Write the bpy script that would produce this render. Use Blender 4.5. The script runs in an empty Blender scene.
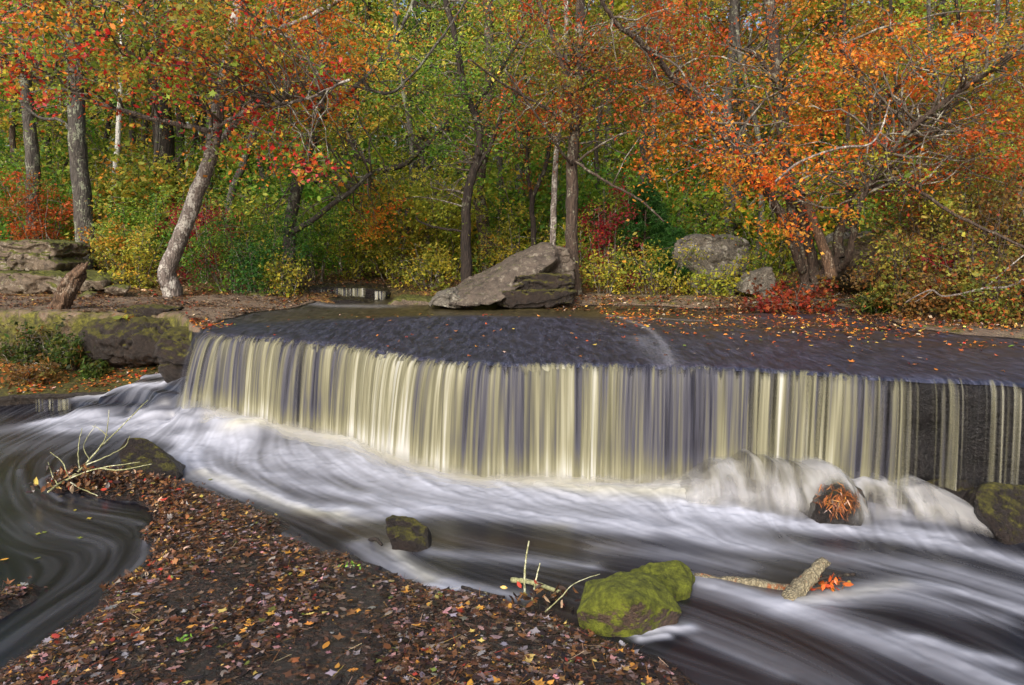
import bpy, bmesh, math, random
import numpy as np
random.seed(7)
RNG = np.random.default_rng(11)
C = bpy.context.scene.collection
PITCH = math.radians(7.9); F = 740.0; H = 2.5
CP, SP = math.cos(PITCH), math.sin(PITCH)

# ---------------------------------------------------------------- camera rays
def ray(px, py):
    return (px-512.0, (342.5-py)*SP+F*CP, (342.5-py)*CP-F*SP)
def G(px, py, z=0.0):
    d = ray(px, py); t = (z-H)/d[2]
    return np.array((d[0]*t, d[1]*t, z))
def D(px, py, Y):
    d = ray(px, py); t = Y/d[1]
    return np.array((d[0]*t, Y, H+d[2]*t))

# ---------------------------------------------------------------- noise
def _h(ix, iy, iz, seed):
    n = (ix*374761393 + iy*668265263 + iz*2147483647 + seed*1274126177) & 0xffffffff
    n = ((n ^ (n >> 13))*1274126177) & 0xffffffff
    n = ((n ^ (n >> 16))*2246822519) & 0xffffffff
    return ((n ^ (n >> 15)) & 0xffffff)/float(0xffffff)
def vn(p, seed=0):
    p = np.asarray(p, float); i = np.floor(p).astype(np.int64); f = p-i; f = f*f*(3-2*f)
    r = 0
    for dx in (0, 1):
        wx = f[..., 0] if dx else 1-f[..., 0]
        for dy in (0, 1):
            wy = f[..., 1] if dy else 1-f[..., 1]
            for dz in (0, 1):
                wz = f[..., 2] if dz else 1-f[..., 2]
                r = r+wx*wy*wz*_h(i[..., 0]+dx, i[..., 1]+dy, i[..., 2]+dz, seed)
    return r
def fbm(p, seed=0, oct=4, gain=.5):
    p = np.asarray(p, float); s = 0; a = 1; t = 0
    for k in range(oct):
        s = s+a*vn(p*(2.03**k)+k*13.7, seed+k); t += a; a *= gain
    return s/t
def fb2(x, y, sc, seed=0, oct=4):
    x = np.asarray(x, float); y = np.asarray(y, float)
    return fbm(np.stack([x*sc, y*sc, np.zeros_like(x)+seed*3.1], -1), seed, oct)
def sstep(a, b, x):
    t = np.clip((x-a)/(b-a), 0, 1); return t*t*(3-2*t)

# ---------------------------------------------------------------- objects
def link(o): C.objects.link(o); return o
def tagit(o, label=None, cat=None, group=None, kind=None):
    if label: o['label'] = label
    if cat: o['category'] = cat
    if group: o['group'] = group
    if kind: o['kind'] = kind
    return o
def empty(name, loc, label, cat, group=None):
    o = link(bpy.data.objects.new(name, None)); o.location = tuple(float(v) for v in loc)
    o.empty_display_size = .2
    return tagit(o, label, cat, group)
def mesh(name, V, faces, mat, parent=None, attrs=None, cols=None, smooth=True, uvw=None):
    """faces: list of int arrays (n,k)"""
    V = np.asarray(V, np.float32)
    if parent is not None: V = V-np.array(parent.location, np.float32)
    me = bpy.data.meshes.new(name)
    if not isinstance(faces, list): faces = [faces]
    faces = [np.asarray(f, np.int32) for f in faces if len(f)]
    me.vertices.add(len(V)); me.vertices.foreach_set('co', V.ravel())
    lo = np.concatenate([f.ravel() for f in faces])
    tot = np.concatenate([np.full(len(f), f.shape[1], np.int32) for f in faces])
    st = np.concatenate([[0], np.cumsum(tot)[:-1]]).astype(np.int32)
    me.loops.add(len(lo)); me.loops.foreach_set('vertex_index', lo)
    me.polygons.add(len(tot)); me.polygons.foreach_set('loop_start', st)
    me.polygons.foreach_set('loop_total', tot)
    me.polygons.foreach_set('use_smooth', np.full(len(tot), smooth))
    me.update(calc_edges=True)
    for k, a in (attrs or {}).items():
        at = me.attributes.new(k, 'FLOAT', 'POINT'); at.data.foreach_set('value', np.asarray(a, np.float32).ravel())
    if cols is not None:
        at = me.attributes.new('col', 'FLOAT_COLOR', 'POINT')
        c = np.ones((len(V), 4), np.float32); c[:, :3] = cols; at.data.foreach_set('color', c.ravel())
    me.materials.append(mat)
    o = link(bpy.data.objects.new(name, me))
    if parent is not None: o.parent = parent
    return o
def gridfaces(nr, nc, mask=None):
    r, c = np.meshgrid(np.arange(nr-1), np.arange(nc-1), indexing='ij')
    a = (r*nc+c).ravel()
    f = np.stack([a, a+1, a+nc+1, a+nc], -1)
    if mask is not None: f = f[mask.ravel()[f].any(1)]
    return f
class MB:
    def __init__(s): s.V = []; s.Fq = []; s.Ft = []; s.n = 0; s.Co = []
    def add(s, V, q=None, t=None, col=None):
        V = np.asarray(V, float); s.V.append(V)
        if q is not None: s.Fq.append(np.asarray(q)+s.n)
        if t is not None: s.Ft.append(np.asarray(t)+s.n)
        s.Co.append(np.tile(col if col is not None else (1, 1, 1), (len(V), 1)) if (col is None or np.ndim(col) == 1) else col)
        s.n += len(V)
    def tube(s, pts, rad, sides=6, rough=0, seed=0, col=None, grain=.35, gf=1.6):
        pts = np.asarray(pts, float); rad = np.asarray(rad, float)
        if rad.ndim == 0: rad = np.full(len(pts), float(rad))
        T = np.gradient(pts, axis=0); T /= np.linalg.norm(T, axis=1)[:, None]+1e-9
        ref = np.array((0.31, .17, .93)) if abs(T[0, 2]) < .9 else np.array((.97, .13, .2))
        N = np.cross(T, ref); N /= np.linalg.norm(N, axis=1)[:, None]+1e-9
        B = np.cross(T, N)
        a = np.linspace(0, 2*math.pi, sides, endpoint=False)
        R = rad[:, None]*np.ones(sides)
        if rough:
            pp = np.stack([np.cos(a)[None, :]*gf+0*R, np.sin(a)[None, :]*gf+0*R, np.arange(len(pts))[:, None]*grain+0*R], -1)
            R = R*(1+rough*(fbm(pp, seed+5, 3)-.5)*2)
        V = pts[:, None]+R[..., None]*(np.cos(a)[None, :, None]*N[:, None]+np.sin(a)[None, :, None]*B[:, None])
        nr = len(pts); q = []
        r, c = np.meshgrid(np.arange(nr-1), np.arange(sides), indexing='ij')
        A = r*sides+c; Bb = r*sides+(c+1) % sides
        q = np.stack([A, Bb, Bb+sides, A+sides], -1).reshape(-1, 4)
        V = V.reshape(-1, 3)
        V = np.vstack([V, pts[0], pts[-1]])
        k = np.arange(sides)
        t = np.vstack([np.stack([k*0+nr*sides, (k+1) % sides, k], -1),
                       np.stack([k*0+nr*sides+1, (nr-1)*sides+k, (nr-1)*sides+(k+1) % sides], -1)])
        s.add(V, q, t, col)
    def build(s, name, mat, parent=None, smooth=True, cols=False):
        f = []
        if s.Fq: f.append(np.vstack(s.Fq))
        if s.Ft: f.append(np.vstack(s.Ft))
        return mesh(name, np.vstack(s.V), f, mat, parent, smooth=smooth, cols=np.vstack(s.Co) if cols else None)
def crv(P, n=8, jit=0, rng=RNG):
    """Catmull-Rom through P"""
    P = np.asarray(P, float); Q = np.vstack([2*P[0]-P[1], P, 2*P[-1]-P[-2]]); out = []
    t = np.linspace(0, 1, n, endpoint=False)[:, None]
    for i in range(1, len(Q)-2):
        a, b, c, d = Q[i-1], Q[i], Q[i+1], Q[i+2]
        out.append(.5*((2*b)+(-a+c)*t+(2*a-5*b+4*c-d)*t*t+(-a+3*b-3*c+d)*t**3))
    out = np.vstack(out+[P[-1:]])
    if jit: out[1:-1] += rng.normal(0, jit, out[1:-1].shape)
    return out

# ---------------------------------------------------------------- materials
def srgb(c):
    c = np.asarray(c, float)/255.0
    return np.where(c <= .04045, c/12.92, ((c+.055)/1.055)**2.4)
def s4(*c): v = srgb(c); return (float(v[0]), float(v[1]), float(v[2]), 1)
def newmat(name):
    m = bpy.data.materials.new(name); m.use_nodes = True; nt = m.node_tree
    for n in list(nt.nodes): nt.nodes.remove(n)
    out = nt.nodes.new('ShaderNodeOutputMaterial')
    return m, nt, out
class NT:
    def __init__(s, nt): s.nt = nt
    def n(s, t, ins=None, **kw):
        nd = s.nt.nodes.new(t)
        for k, v in kw.items(): setattr(nd, k, v)
        for k, v in (ins or {}).items():
            sk = nd.inputs[k]
            if isinstance(v, bpy.types.NodeSocket): s.nt.links.new(v, sk)
            else: sk.default_value = v
        return nd
    def noise(s, sc, det=4, vec=None, rough=.55, dist=0):
        i = {'Scale': sc, 'Detail': det, 'Roughness': rough, 'Distortion': dist}
        if vec is not None: i['Vector'] = vec
        return s.n('ShaderNodeTexNoise', i).outputs[0]
    def ramp(s, fac, stops, interp='LINEAR'):
        r = s.n('ShaderNodeValToRGB', {'Fac': fac}); e = r.color_ramp.elements
        r.color_ramp.interpolation = interp
        while len(e) < len(stops): e.new(.5)
        for k, (p, c) in enumerate(stops):
            e[k].position = p; e[k].color = c if len(c) == 4 else (*c, 1)
        return r.outputs[0]
    def mix(s, fac, a, b, mode='MIX'):
        m = s.n('ShaderNodeMix', data_type='RGBA', blend_type=mode)
        for k, v in ((0, fac), (6, a), (7, b)):
            if isinstance(v, bpy.types.NodeSocket): s.nt.links.new(v, m.inputs[k])
            else: m.inputs[k].default_value = v
        return m.outputs[2]
    def math(s, op, a, b=None, c=None, clamp=False):
        m = s.n('ShaderNodeMath', operation=op, use_clamp=clamp)
        for k, v in enumerate((a, b, c)):
            if v is None: continue
            if isinstance(v, bpy.types.NodeSocket): s.nt.links.new(v, m.inputs[k])
            else: m.inputs[k].default_value = v
        return m.outputs[0]
    def map(s, scale=(1, 1, 1), src='Object', rot=(0, 0, 0)):
        tc = s.n('ShaderNodeTexCoord')
        return s.n('ShaderNodeMapping', {'Vector': tc.outputs[src], 'Scale': scale, 'Rotation': rot}).outputs[0]
    def pos(s, scale=(1, 1, 1)):
        g = s.n('ShaderNodeNewGeometry')
        return s.n('ShaderNodeMapping', {'Vector': g.outputs['Position'], 'Scale': scale}).outputs[0]
    def bump(s, h, strength=.5, dist=.02):
        return s.n('ShaderNodeBump', {'Height': h, 'Strength': strength, 'Distance': dist}).outputs[0]
    def attr(s, name, out='Fac'):
        return s.n('ShaderNodeAttribute', attribute_name=name).outputs[out]
    def upz(s):
        g = s.n('ShaderNodeNewGeometry')
        return s.n('ShaderNodeSeparateXYZ', {'Vector': g.outputs['Normal']}).outputs[2]
    def bsdf(s, col, rough, normal=None, spec=.5):
        i = {'Base Color': col, 'Roughness': rough, 'Specular IOR Level': spec}
        if normal is not None: i['Normal'] = normal
        return s.n('ShaderNodeBsdfPrincipled', i).outputs[0]

def mat_leaf(name, trans=.5, rough=.5, spec=.3):
    m, nt, out = newmat(name); T = NT(nt)
    col = T.attr('col', 'Color')
    b = T.bsdf(col, rough, spec=spec)
    tr = T.n('ShaderNodeBsdfTranslucent', {'Color': col}).outputs[0]
    mx = T.n('ShaderNodeMixShader', {0: trans}); nt.links.new(b, mx.inputs[1]); nt.links.new(tr, mx.inputs[2])
    nt.links.new(mx.outputs[0], out.inputs[0]); return m
M_leaf = mat_leaf('leaf'); M_litter = mat_leaf('fallen_leaf', .06, .28, .5)

def mat_bark(name, c1, c2, lichen=None, lic=.5, sc=6, bumpd=.02):
    m, nt, out = newmat(name); T = NT(nt)
    v = T.pos((sc, sc, sc*.25))
    n1 = T.noise(3, 6, v, .65)
    vor = T.n('ShaderNodeTexVoronoi', {'Vector': v, 'Scale': 3.0}, feature='DISTANCE_TO_EDGE').outputs[0]
    col = T.ramp(n1, [(.3, c1), (.7, c2)])
    crack = T.math('SMOOTH_MIN', vor, .25, .1)
    col = T.mix(T.ramp(crack, [(0, (.55, .55, .55)), (.12, (0, 0, 0))]), col, (c1[0]*.35, c1[1]*.35, c1[2]*.35, 1))
    if lichen:
        n2 = T.noise(5, 5, T.pos((1, 1, .7)), .7)
        n3 = T.noise(26, 3, T.pos(), .6)
        f = T.ramp(T.math('ADD', T.math('MULTIPLY', n2, .7), T.math('MULTIPLY', n3, .35)), [(.62-lic*.2, (0, 0, 0)), (.68-lic*.2, (1, 1, 1))])
        col = T.mix(f, col, lichen)
    h = T.math('ADD', n1, T.math('MULTIPLY', crack, 2.0))
    nt.links.new(T.bsdf(col, .9, T.bump(h, .9, bumpd)), out.inputs[0]); return m
M_bark_grey = mat_bark('bark_grey_lichen', s4(52, 48, 44), s4(92, 86, 80), s4(128, 132, 112), .3)
M_bark_dark = mat_bark('bark_dark', s4(30, 25, 22), s4(62, 51, 44), s4(110, 110, 90), .1)
M_bark_brown = mat_bark('bark_brown', s4(46, 37, 32), s4(92, 76, 64), s4(126, 124, 108), .25)
M_bark_pale = mat_bark('bark_pale_patched', s4(84, 75, 70), s4(146, 135, 128), s4(184, 180, 172), .4)
M_bark_birch = mat_bark('bark_white', s4(190, 188, 182), s4(228, 228, 222), s4(70, 66, 62), -.1)
M_twig = mat_bark('bark_twig', s4(66, 56, 48), s4(118, 108, 96), s4(160, 158, 144), .3, 14, .004)
M_deadwood = mat_bark('dead_wood', s4(52, 38, 30), s4(130, 102, 78), s4(150, 134, 116), .25, 12, .02)

def mat_rock(name, c1, c2, moss=None, mossamt=.5, lichen=None, rough=.85, sc=1.0, wet=0, leafy=None, speck=.6):
    m, nt, out = newmat(name); T = NT(nt)
    p = T.pos((sc, sc, sc))
    n1 = T.noise(2.2, 8, p, .65); n2 = T.noise(34, 5, p, .7); n3 = T.noise(7, 6, p, .6)
    vor = T.n('ShaderNodeTexVoronoi', {'Vector': p, 'Scale': 60.0}).outputs[0]
    col = T.ramp(n1, [(.3, c1), (.68, c2)])
    col = T.mix(T.ramp(n2, [(.4, (0, 0, 0)), (.65, (speck, speck, speck))]), col, tuple(min(1, x*1.7) for x in c2[:3])+(1,))
    col = T.mix(T.ramp(n3, [(.3, (.6, .6, .6)), (.5, (0, 0, 0))]), col, tuple(x*.35 for x in c1[:3])+(1,))
    if leafy:
        vv = T.n('ShaderNodeTexVoronoi', {'Vector': T.n('ShaderNodeMapping', {'Vector': p, 'Scale': (1, 1.3, 1)}).outputs[0], 'Scale': 16.0, 'Randomness': 1.0})
        lc_ = T.ramp(T.n('ShaderNodeSeparateColor', {'Color': vv.outputs['Color']}).outputs[0], [(0, s4(20, 14, 12)), (.25, s4(50, 32, 24)), (.45, s4(24, 17, 15)), (.6, s4(72, 46, 32)), (.75, s4(34, 24, 20)), (.9, s4(92, 66, 52)), (1, s4(40, 28, 24))], 'CONSTANT')
        col = T.mix(T.ramp(T.noise(1.2, 5, p, .7), [(.36, (.1, .1, .1)), (.5, (.85, .85, .85))]), col, lc_)
    if lichen: col = T.mix(T.ramp(T.noise(5, 6, p, .75), [(.54, (0, 0, 0)), (.6, (.8, .8, .8))]), col, lichen)
    h = T.math('ADD', T.math('MULTIPLY', n3, 1.5), T.math('ADD', n2, T.math('MULTIPLY', vor, .4)))
    rg = rough
    if moss:
        up = T.upz()
        f = T.math('ADD', T.math('MULTIPLY', up, .55), T.math('MULTIPLY', T.noise(5, 7, p, .7), 1.1))
        f = T.ramp(T.math('MULTIPLY', f, .5), [((1.36-mossamt)*.5, (0, 0, 0)), ((1.52-mossamt)*.5, (1, 1, 1))])
        mc = T.ramp(T.noise(9, 7, p, .7), [(.36, tuple(x*.38 for x in moss[:3])+(1,)), (.5, moss), (.64, tuple(min(1, x*1.7) for x in moss[:3])+(1,))])
        col = T.mix(f, col, mc)
        mb = T.noise(90, 4, p, .7)
        h = T.math('ADD', h, T.math('MULTIPLY', f, T.math('MULTIPLY', mb, 1.6)))
        if rough < .7: rg = T.math('ADD', T.math('MULTIPLY', f, .5), rough, clamp=True)
    nt.links.new(T.bsdf(col, rg, T.bump(h, .8, .035)), out.inputs[0]); return m
MOSS = s4(104, 110, 28)
M_rock_grey = mat_rock('rock_grey', s4(66, 63, 58), s4(116, 110, 100), s4(96, 98, 50), .28, s4(175, 172, 158))
M_rock_slab = mat_rock('rock_slab_tan', s4(62, 54, 48), s4(104, 93, 82), s4(84, 84, 40), .3, s4(140, 132, 118), sc=1.3, speck=.3)
M_rock_moss = mat_rock('rock_mossy', s4(48, 38, 34), s4(92, 72, 58), MOSS, .96, rough=.6, sc=1.6)
M_rock_bank = mat_rock('rock_bank', s4(62, 54, 46), s4(112, 98, 82), s4(92, 94, 34), .56, s4(160, 150, 134))
M_rock_wet = mat_rock('rock_wet', s4(12, 10, 10), s4(38, 31, 28), s4(84, 76, 26), .30, rough=.35, sc=2)
M_rock_wet2 = mat_rock('rock_wet_some_moss', s4(14, 12, 11), s4(44, 35, 30), s4(84, 80, 26), .42, rough=.4, sc=2)
M_rock_wetmoss = mat_rock('rock_wet_mossy', s4(18, 15, 14), s4(52, 42, 35), s4(84, 80, 26), .54, rough=.4, sc=2)

# shelf: rock that is wet and dark where the river runs over it, dry and tan on the bank
def mat_shelf():
    m, nt, out = newmat('shelf_rock'); T = NT(nt); p = T.pos()
    w = T.attr('wet'); mo = T.attr('moss')
    n1 = T.noise(1.6, 8, p, .65); n2 = T.noise(28, 6, p, .7); n3 = T.noise(8, 6, p, .65)
    dry = T.ramp(n1, [(.3, s4(84, 72, 60)), (.5, s4(126, 112, 94)), (.7, s4(98, 84, 68))])
    dry = T.mix(T.ramp(T.noise(60, 5, p, .8), [(.5, (0, 0, 0)), (.62, (.75, .75, .75))]), dry, s4(120, 70, 38))
    dry = T.mix(T.ramp(n3, [(.3, (.7, .7, .7)), (.48, (0, 0, 0))]), dry, s4(66, 56, 46))
    wet = T.ramp(n3, [(.3, s4(6, 5, 6)), (.7, s4(26, 22, 23))])
    wet = T.mix(T.ramp(n2, [(.55, (0, 0, 0)), (.75, (.5, .5, .5))]), wet, s4(60, 50, 44))
    f = T.ramp(T.math('ADD', w, T.math('MULTIPLY', T.math('SUBTRACT', n1, .5), .9)), [(.4, (0, 0, 0)), (.56, (1, 1, 1))])
    col = T.mix(f, dry, wet)
    fm = T.ramp(T.math('ADD', mo, T.math('MULTIPLY', T.math('SUBTRACT', T.noise(3.5, 7, p, .7), .5), 2.0)), [(.5, (0, 0, 0)), (.75, (1, 1, 1))])
    mc = T.ramp(T.noise(9, 7, p, .7), [(.36, s4(46, 40, 20)), (.52, s4(88, 86, 34)), (.66, s4(128, 124, 44))])
    col = T.mix(fm, col, mc)
    rg = T.math('SUBTRACT', .9, T.math('MULTIPLY', f, .5))
    h = T.math('ADD', T.math('MULTIPLY', n3, 1.4), n2)
    nt.links.new(T.bsdf(col, rg, T.bump(h, .8, .04)), out.inputs[0]); return m
M_shelf = mat_shelf()

def mat_ground():
    m, nt, out = newmat('forest_floor'); T = NT(nt); p = T.pos()
    v = T.n('ShaderNodeTexVoronoi', {'Vector': p, 'Scale': 16.0})
    col = T.ramp(T.n('ShaderNodeSeparateColor', {'Color': v.outputs['Color']}).outputs[0],
                 [(0, s4(70, 50, 34)), (.25, s4(128, 88, 48)), (.5, s4(96, 66, 42)), (.7, s4(150, 100, 50)), (.86, s4(90, 92, 40)), (1, s4(170, 130, 64))])
    col = T.mix(T.ramp(T.noise(.9, 6, p, .7), [(.42, (0, 0, 0)), (.6, (.8, .8, .8))]), col, s4(62, 60, 30))
    h = T.math('ADD', v.outputs[0], T.noise(9, 6, p))
    nt.links.new(T.bsdf(col, .95, T.bump(h, .9, .06)), out.inputs[0]); return m
M_ground = mat_ground()

def mat_river():
    m, nt, out = newmat('long_exposure_water'); T = NT(nt); p = T.pos()
    fo = T.attr('foam'); ti = T.attr('tan')
    dark = T.mix(T.attr('brown'), s4(17, 18, 27), s4(38, 30, 25))
    white = T.mix(ti, s4(190, 193, 206), s4(194, 190, 168))
    f = T.math('MULTIPLY', fo, 1.0, clamp=True)
    col = T.mix(f, dark, white)
    rg = T.ramp(f, [(0, (.24, .24, .24)), (.3, (.36, .36, .36)), (1, (.85, .85, .85))])
    bmp = T.bump(T.math('ADD', fo, T.math('MULTIPLY', T.noise(7, 4, p), .25)), .35, .02)
    nt.links.new(T.bsdf(col, rg, bmp, .5), out.inputs[0]); return m
M_river = mat_river()

def mat_upper():
    m, nt, out = newmat('shallow_sheet_water'); T = NT(nt)
    g = T.n('ShaderNodeNewGeometry').outputs['Position']
    p = T.n('ShaderNodeMapping', {'Vector': g, 'Rotation': (0, 0, .45), 'Scale': (13, 2.6, 4)}).outputs[0]
    q = T.n('ShaderNodeMapping', {'Vector': g, 'Rotation': (0, 0, .45), 'Scale': (60, 10, 4)}).outputs[0]
    n1 = T.noise(1, 6, p, .6, .4); n2 = T.noise(1, 5, q, .65)
    a = T.math('ADD', T.math('MULTIPLY', n1, .56), T.math('MULTIPLY', n2, .44))
    col = T.ramp(a, [(.32, s4(16, 17, 25)), (.45, s4(38, 39, 52)), (.58, s4(66, 68, 86)), (.72, s4(104, 106, 124))])
    col = T.mix(T.math('MULTIPLY', T.attr('stain'), T.ramp(T.noise(2.2, 6, T.pos(), .7), [(.4, (0, 0, 0)), (.62, (1, 1, 1))])), col, T.ramp(n2, [(.3, s4(26, 20, 17)), (.7, s4(84, 66, 48))]))
    col = T.mix(T.attr('brown'), col, T.ramp(n1, [(.3, s4(34, 31, 18)), (.7, s4(88, 78, 48))]))
    f = T.math('MULTIPLY', T.attr('foam'), T.math('MULTIPLY', T.math('SUBTRACT', n2, .25), 3.0), clamp=True)
    col = T.mix(f, col, s4(200, 200, 210))
    nt.links.new(T.bsdf(col, .36, T.bump(a, .38, .025), .5), out.inputs[0]); return m
M_upper = mat_upper()

def mat_falls():
    m, nt, out = newmat('falling_water'); T = NT(nt)
    t = T.attr('tint'); al = T.attr('alpha')
    col = T.ramp(t, [(0, s4(50, 50, 62)), (.2, s4(80, 80, 92)), (.36, s4(104, 102, 92)), (.52, s4(126, 123, 98)), (.68, s4(148, 145, 119)), (.84, s4(174, 172, 153)), (1, s4(200, 200, 194))])
    b = T.bsdf(col, .55, spec=.35)
    tl = T.n('ShaderNodeBsdfTranslucent', {'Color': col}).outputs[0]
    mx = T.n('ShaderNodeMixShader', {0: .25, 1: b, 2: tl}).outputs[0]
    tr = T.n('ShaderNodeBsdfTransparent').outputs[0]
    o = T.n('ShaderNodeMixShader', {0: al, 1: tr, 2: mx})
    nt.links.new(o.outputs[0], out.inputs[0]); return m
M_falls = mat_falls()

# ---------------------------------------------------------------- terrain functions
LX = np.array([-16, -9, -7, -5.9, -5.3, -4.9, -4.5, -4.15, -3.65, -2.68, -1.97, -1.26, -.65, -.12, .91, 1.92, 2.82, 3.63, 4.59, 6.5, 9, 16])
LY = np.array([12.4, 12.2, 12.1, 12.05, 11.75, 11.1, 10.35, 9.85, 9.80, 9.27, 8.91, 8.25, 7.78, 7.62, 7.54, 7.42, 7.13, 6.81, 6.51, 6.0, 5.6, 5.0])
_xs = np.linspace(-16, 16, 3201); _ys = np.interp(_xs, LX, LY)
_k = np.hanning(41); _k /= _k.sum(); _ys = np.convolve(np.pad(_ys, 20, 'edge'), _k, 'valid')
_ys = _ys+.10*(fb2(_xs, _xs*0, 1.7, 3, 3)-.5)*2+.035*(fb2(_xs, _xs*0, 9, 6, 3)-.5)*2
_ys = _ys+sstep(-4.7, -5.2, _xs)*.5*(fb2(_xs, _xs*0, 1.3, 14, 4)-.5)
def lipY(x): return np.interp(x, _xs, _ys)

def poly_sd(x, y, P):
    """signed distance, positive inside"""
    P = np.asarray(P, float); d = np.full(np.shape(x), 1e9); ins = np.zeros(np.shape(x), bool)
    for i in range(len(P)):
        a, b = P[i], P[(i+1) % len(P)]; e = b-a
        t = np.clip(((x-a[0])*e[0]+(y-a[1])*e[1])/(e@e+1e-12), 0, 1)
        d = np.minimum(d, np.hypot(x-a[0]-t*e[0], y-a[1]-t*e[1]))
        c = ((a[1] > y) != (b[1] > y)) & (x < (b[0]-a[0])*(y-a[1])/(b[1]-a[1]+1e-12)+a[0])
        ins ^= c
    return np.where(ins, d, -d)
def line_d(x, y, P):
    P = np.asarray(P, float); d = np.full(np.shape(x), 1e9); tt = np.zeros(np.shape(x))
    for i in range(len(P)-1):
        a, b = P[i], P[i+1]; e = b-a
        t = np.clip(((x-a[0])*e[0]+(y-a[1])*e[1])/(e@e+1e-12), 0, 1)
        dd = np.hypot(x-a[0]-t*e[0], y-a[1]-t*e[1]); m = dd < d
        d = np.where(m, dd, d); tt = np.where(m, (i+t)/(len(P)-1), tt)
    return d, tt
PZ = lambda pts, z=0.0: [G(a, b, z)[:2] for a, b in pts]

# water mask on the shelf: polygon of the running water
WET = PZ([(196, 336), (222, 322), (262, 314), (300, 309)], 1.25)+[np.array((-3.9, 16.5)), np.array((-.3, 16.5)), np.array((.2, 13.6))]+PZ([(640, 308), (700, 312)], 1.25) + \
    PZ([(800, 306), (870, 312), (905, 330), (960, 338), (1060, 345)], 1.25)+[np.array((9, 8)), np.array((16, 7)), np.array((16, -2)), np.array((-4.1, -2)), np.array((-4.1, 9.6))]
def wet_sd(x, y): return poly_sd(x, y, WET)
def shelf_z(x, y):
    d = y-lipY(x)
    w = sstep(-.5, .5, wet_sd(x, y))
    zw = 1.215+.11*np.exp(-((x+1.2)/2.1)**2-((y-11.2-.12*x)/1.1)**2)+.05*np.exp(-((x-3.5)/2.5)**2-((y-10)/1.5)**2) + .022*(fb2(x, y, 1.3, 5, 4)-.5)*2
    zd = 1.33+.07*(fb2(x, y, .9, 9, 5)-.5)*2+.05*sstep(12, 15, y)
    z = zw*w+zd*(1-w)
    z = z-.045*np.exp(-d/.045)
    return z
def ground_z(x, y):
    x = np.asarray(x, float); y = np.asarray(y, float)
    base = 1.36+.045*np.clip(y-15, 0, 45)+.004*np.clip(y-60, 0, 1e9)+.10*(fb2(x, y, .35, 21, 5)-.5)*2+.35*sstep(-6, -11, x)*sstep(14, 19, y)
    cx = -2.4-.09*(y-15)+.6*np.sin((y-15)*.25)
    w = np.exp(-((x-cx)/1.15)**4)
    riv = np.where(y < 16.2, 1.05, 1.38+.03*(y-16.2))
    base = base*(1-w)+np.minimum(base, riv)*w
    under = np.where(y > lipY(np.clip(x, -16, 16))+.35, .95, -.7)
    k = sstep(14.2, 14.9, y)*1.0
    lat = sstep(13, 15.5, np.abs(x-1))
    return under*(1-k)*(1-lat)+base*np.maximum(k, lat)

# ground sheet to the horizon
def axis(fine0, fine1, st, far0, far1, g=1.16):
    a = list(np.arange(fine0, fine1, st)); s = st
    while a[-1] < far1: s *= g; a.append(a[-1]+s)
    s = st
    while a[0] > far0: s *= g; a.insert(0, a[0]-s)
    return np.array(a)
gx = axis(-18, 18, .16, -400, 400); gy = axis(4, 34, .12, -120, 700)
X, Y = np.meshgrid(gx, gy)
o = mesh('ground', np.stack([X, Y, ground_z(X, Y)], -1).reshape(-1, 3), gridfaces(len(gy), len(gx)), M_ground); tagit(o, 'forest floor covered with brown fallen leaves', 'ground', kind='structure')

# rock shelf: top sheet and its front face
nx = 1050; xs = np.linspace(-15, 13, nx)
vt = np.concatenate([np.linspace(0, .08, 10)[:-1], np.linspace(.08, 1, 120)])
rows = []; wets = []; moss = []
Ly = lipY(xs)
nf = 22
for k in range(nf, 0, -1):
    t = k/nf; z = 1.12-t*1.6
    px_ = np.stack([xs*1.8, xs*0+z*3.2, xs*0], -1)
    off = .10*t+(fbm(px_, 31, 5)-.5)*.26*min(1, t*4)+ .05*np.floor(vn(np.stack([xs*.5, xs*0+z*4.5, xs*0], -1), 8)*3)*min(1, t*3)
    left = sstep(-3.9, -4.8, xs)
    off = off-left*.14*np.sin(min(1, t*1.5)*3.1)        # undercut mossy bank bulges forward a little
    rows.append(np.stack([xs, Ly+off, np.full(nx, z)+shelf_z(xs, Ly)-1.13], -1))
    wets.append(sstep(-4.9, -4.4, xs)*.7+.3); moss.append(left*(.8-.2*t))
for v in vt:
    yy = Ly+v*(16.2-Ly)
    rows.append(np.stack([xs, yy, shelf_z(xs, yy)], -1))
    sd = wet_sd(xs, yy); wets.append(sstep(-.25, .15, sd)); moss.append(np.clip((1-sstep(-.3, 0, sd))*.35*np.exp(-(yy-Ly)/.7)+.12*(1-sstep(-.3, 0, sd)), 0, 1)*1.3+.42*sstep(.5, 2.0, xs)*(1-sstep(-.15, .1, sd)))
V = np.array(rows)
o = mesh('rock_shelf', V.reshape(-1, 3), gridfaces(len(rows), nx), M_shelf, attrs={'wet': np.array(wets), 'moss': np.array(moss)})
tagit(o, 'wide bedrock shelf the upper river slides over, with a dark broken front face', 'rock shelf', kind='structure')

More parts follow.
